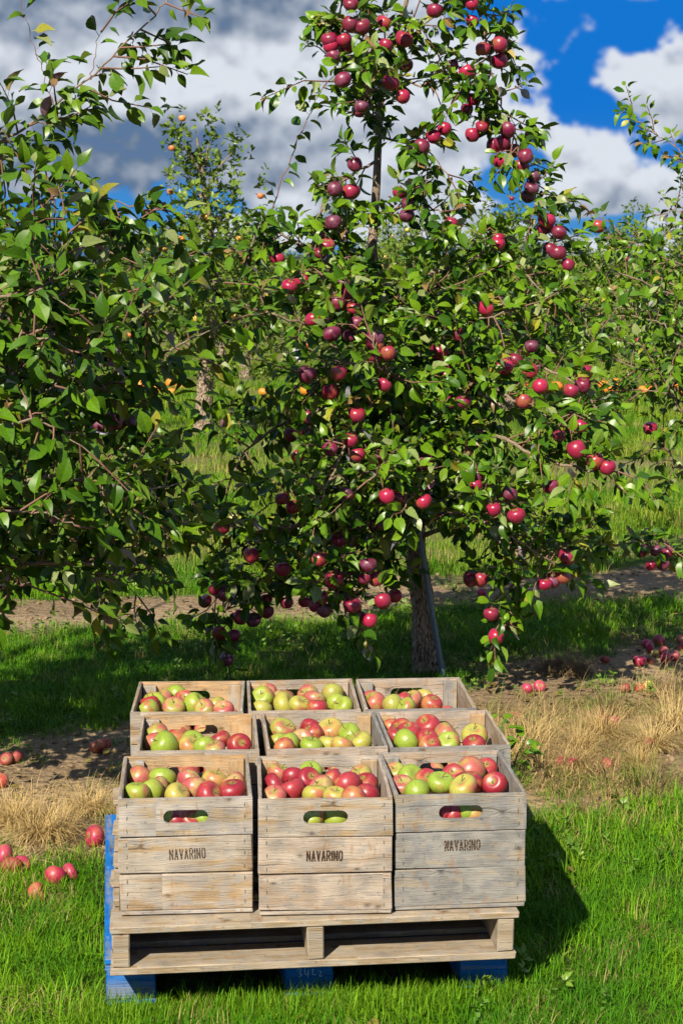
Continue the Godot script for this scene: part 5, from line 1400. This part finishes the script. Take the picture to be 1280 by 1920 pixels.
# white chalk scribble on the middle block of the blue pallet
func chalk(b: Node3D) -> void:
	var g := Geo.new()
	var z := 0.0512
	var lines := [[[-0.032, 0.012], [-0.028, 0.022], [-0.022, 0.018], [-0.026, 0.008], [-0.020, 0.004], [-0.028, -0.004]], [[-0.012, 0.020], [-0.010, 0.004], [-0.002, 0.006]], [[-0.003, 0.016], [-0.004, -0.004]], [[0.006, 0.014], [0.010, 0.018], [0.008, 0.004], [0.016, 0.002]], [[0.022, 0.012], [0.030, 0.010], [0.026, -0.002], [0.034, -0.002]]]
	for l in lines:
		var ps := []
		for q in l:
			ps.append(Vector3(q[0], q[1], z))
		var s := smooth(ps, 3)
		var rad := PackedFloat32Array()
		for k in s.size():
			rad.append(0.0009)
		g.tube(s, rad, 4)
	part("chalk_mark", g.mesh(mat(Color(0.55, 0.62, 0.68), 0.95, 0.2)), b)


func fill_crates() -> void:
	rng.seed = 501
	for a in CRATE_APPLES:
		var t := thing("apple", Vector3(a[0], a[1], a[2]), rng.randf() * TAU, a[5], "apple", "apples filling the crates")
		t.rotation = Vector3(rng.randf_range(-0.9, 0.9), rng.randf() * TAU, rng.randf_range(-0.9, 0.9))
		var set_: Array = M.fruit[int(a[4])]
		var f := part("fruit", M.apples[rng.randi() % 4], t, set_[rng.randi() % set_.size()])
		f.scale = Vector3(1.04, rng.randf_range(0.95, 1.06), 1.04) * a[3]
		var s := part("stem", stem_mesh, t, M.stem)
		s.scale = Vector3.ONE * a[3]
	# the fruit beneath the top layer
	var xs := []
	var cs := []
	for k in 9:
		var sp = CRATE_SPOTS[k]
		for lay in 4:
			for r in 5:
				for c in 4:
					var lx := (c - 1.5) * 0.0735 + (0.008 if lay % 2 else -0.008)
					var lz := (r - 2.0) * 0.0725 + rng.randf_range(-0.004, 0.004)
					var y := DECK_Y + 0.047 + lay * 0.055
					if lay == 3:
						y -= 0.02
						if r > 2 and k < 3: continue
					var p := Vector3(lx, 0, lz).rotated(Vector3.UP, sp[2]) + Vector3(sp[0], y, sp[1])
					var clear := true
					for a in CRATE_APPLES:
						if p.distance_to(v3(a)) < a[3] + 0.029:
							clear = false
							break
					if not clear:
						continue
					xs.append(Transform3D(Basis.from_euler(Vector3(rng.randf() * TAU, rng.randf() * TAU, 0)).scaled(Vector3.ONE * 0.0325), p))
					cs.append(Color(1, 1, 1))
	var o := scatter("apples_below", apple_mesh, xs, cs, self, M.fruit[2][0])
	tag(o, "apples lying deeper in the crates below the top layer", "apples")


func far_orchard() -> void:
	var along := Vector3(3.4, 0, -3.0)
	var back := Vector3(-3.6, 0, -5.2)
	var first := Vector3(-1.42, 0, -19.2)
	far_tree("apple_tree", first, 3.2, 1.15, 620, 31, "tall background apple tree dotted with orange apples left of the main tree", "trees of the far rows", M.fruit_orange, 20)
	far_tree("apple_tree", first + along + Vector3(0, 0, -0.2), 2.3, 1.6, 900, 32, "low bushy background apple tree behind the right half of the main tree", "trees of the far rows", M.fruit_dark, 10)
	far_tree("apple_tree", first - along + Vector3(0.7, 0, 0), 2.4, 1.6, 800, 33, "background apple tree with yellow fruit behind the left tree", "trees of the far rows", M.fruit_yellow, 18)
	far_tree("apple_tree", first + along * 1.9, 2.5, 1.6, 800, 34, "background apple tree behind the branches at the right edge", "trees of the far rows", M.fruit_dark, 8)
	far_tree("apple_tree", first + Vector3(1.7, 0, -4.5), 2.0, 1.2, 600, 39, "background apple tree with yellow fruit between the left and main trees", "trees of the far rows", M.fruit_yellow, 22)
	var protos := []
	rng.seed = 71
	var spots := []
	for r in range(1, 6):
		for k in range(-4, 9):
			var p := first + back * r + along * k + Vector3(rng.randf_range(-0.6, 0.6), 0, rng.randf_range(-0.6, 0.6))
			if absf(p.x) < -p.z * 0.19 + 2.0 and p.z < -20.0 and p.z > -62.0:
				spots.append(p)
	print("far trees ", spots.size())
	var text := "small distant apple tree in the rows beyond the second row"
	for k in spots.size():
		var sz := RandomNumberGenerator.new()
		sz.seed = 800 + k
		if k < 3:
			protos.append(far_tree("distant_apple_tree", spots[k], 2.4, 1.5, 520, 40 + k, text, "distant orchard trees", M.fruit_yellow, 6))
		else:
			var c: Node3D = protos[k % 3].duplicate()
			c.name = numbered("distant_apple_tree")
			add_child(c)
			c.position = spots[k]
			c.rotation.y = sz.randf() * TAU
			c.scale = Vector3.ONE * sz.randf_range(0.8, 1.05)
			tag(c, text, "apple tree", "distant orchard trees")


func small_things() -> void:
	rng.seed = 640
	for w in WINDFALLS:
		var y := ground_y(w[0], -w[1])
		var set_: Array = M.windfall[int(w[3])]
		var t := thing("windfall_apple", Vector3(w[0], y + w[2] * 0.82, w[1]), 0.0, w[4], "apple", "windfall apples on the ground")
		t.rotation = Vector3(rng.randf_range(-1.2, 1.2), rng.randf() * TAU, rng.randf_range(-1.2, 1.2))
		var f := part("fruit", M.apples[rng.randi() % 4], t, set_[rng.randi() % set_.size()])
		f.scale = Vector3(1.05, rng.randf_range(0.88, 1.0), 1.02) * w[2]
		part("stem", stem_mesh, t, M.stem).scale = Vector3.ONE * w[2]
	# support stake of the main tree
	var a := v3(STAKE[0])
	var b := v3(STAKE[1])
	var st := thing("support_stake", Vector3(a.x, 0, a.z), 0.0, "slim grey-blue metal stake leaning against the main apple tree", "stake")
	var g := Geo.new()
	var lo := Vector3(0, -0.1, 0)
	var hi := b - Vector3(a.x, 0, a.z)
	g.tube(PackedVector3Array([lo, lo.lerp(hi, 0.5), hi]), PackedFloat32Array([0.0125, 0.0125, 0.0125]), 12)
	part("tube", g.mesh(M.steel), st)
	var g2 := Geo.new()
	g2.tube(PackedVector3Array([hi, hi + (hi - lo).normalized() * 0.02]), PackedFloat32Array([0.0145, 0.0135]), 12)
	part("end_cap", g2.mesh(M.steel), st)
	var g3 := Geo.new()
	var loop := []
	var at_h := 1.62
	var sp := lo.lerp(hi, (at_h - lo.y) / (hi.y - lo.y))
	for k in 13:
		var w := TAU * k / 12.0
		loop.append(sp + Vector3(0.055 + cos(w) * 0.075, sin(w) * 0.01, -0.05 + sin(w) * 0.075))
	var lr := PackedFloat32Array()
	lr.resize(13)
	lr.fill(0.004)
	g3.tube(PackedVector3Array(loop), lr, 6)
	part("tie", g3.mesh(M.ink), st)
	# pumpkins far back
	rng.seed = 99
	for k in 42:
		var px := rng.randf_range(2.2, 5.0) if k < 26 else rng.randf_range(-4.2, 2.6)
		var p := Vector3(px, 0, -rng.randf_range(24.6, 26.2))
		var r := rng.randf_range(0.07, 0.12)
		var pk := thing("pumpkin", p + Vector3(0, r * 0.62, 0), rng.randf() * TAU, "orange pumpkin in the row on the ground far behind the trees", "pumpkin", "pumpkins in the distance")
		part("rind", M.get_or_add("pumpkin_mesh", make_pumpkin()), pk, M.pumpkin).scale = Vector3(r, r * 0.8, r)
		part("stalk", M.get_or_add("stalk_mesh", make_stalk()), pk, M.stem).scale = Vector3.ONE * r
	# broad-leaved weeds beside the back crates
	for q in [[0.50, -6.05, 0.30, "leafy weed with broad leaves beside the back-right crate"], [0.60, -6.35, 0.24, "smaller leafy weed behind the back-right crate"]]:
		var wd := thing("weed_plant", Vector3(q[0], 0, q[1]), 0.0, q[3], "weed")
		for s in 6:
			var tip: Vector3 = Vector3(rng.randf_range(-0.5, 0.5), rng.randf_range(0.6, 1.0), rng.randf_range(-0.4, 0.5)) * q[2]
			var gs := Geo.new()
			gs.tube(PackedVector3Array([Vector3(0, -0.02, 0), tip * 0.5 + Vector3(0, 0.02, 0), tip]), PackedFloat32Array([0.003, 0.0025, 0.0015]), 5)
			part("stem", gs.mesh(M.leaf_single[3]), wd)
			for l in 6:
				var f := 0.35 + 0.13 * l
				var lf := part("leaf", leaf_meshes[l % 4], wd, M.leaf_single[[1, 2, 6, 0][l % 4]])
				lf.transform = leaf_frame(tip * f, Vector3(rng.randf_range(-1, 1), rng.randf_range(-0.2, 0.6), rng.randf_range(-1, 1)), Vector3(rng.randf_range(-0.5, 0.3), 1, rng.randf_range(0, 0.7)), rng.randf_range(0.035, 0.06))

func make_pumpkin() -> ArrayMesh:
	var g := Geo.new()
	var row := []
	for k in 11:
		var t := PI * k / 10.0
		var ids := []
		for s in 33:
			var a := TAU * s / 32.0
			var r := sin(t) * (0.92 + 0.08 * absf(sin(a * 5.0)))
			var y := cos(t) - 0.22 * exp(-pow(t / 0.4, 2.0))
			ids.append(g.vert(Vector3(cos(a) * r, y, sin(a) * r), Vector3(cos(a) * sin(t), cos(t), sin(a) * sin(t)), Vector2(s / 32.0, k / 10.0)))
		row.append(ids)
	for k in 10:
		for s in 32:
			g.quad(row[k][s], row[k][s + 1], row[k + 1][s + 1], row[k + 1][s])
	return g.mesh()

func make_stalk() -> ArrayMesh:
	var g := Geo.new()
	g.tube(PackedVector3Array([Vector3(0, 0.6, 0), Vector3(0.02, 0.85, 0), Vector3(0.1, 1.05, 0)]), PackedFloat32Array([0.12, 0.08, 0.1]), 7)
	return g.mesh()
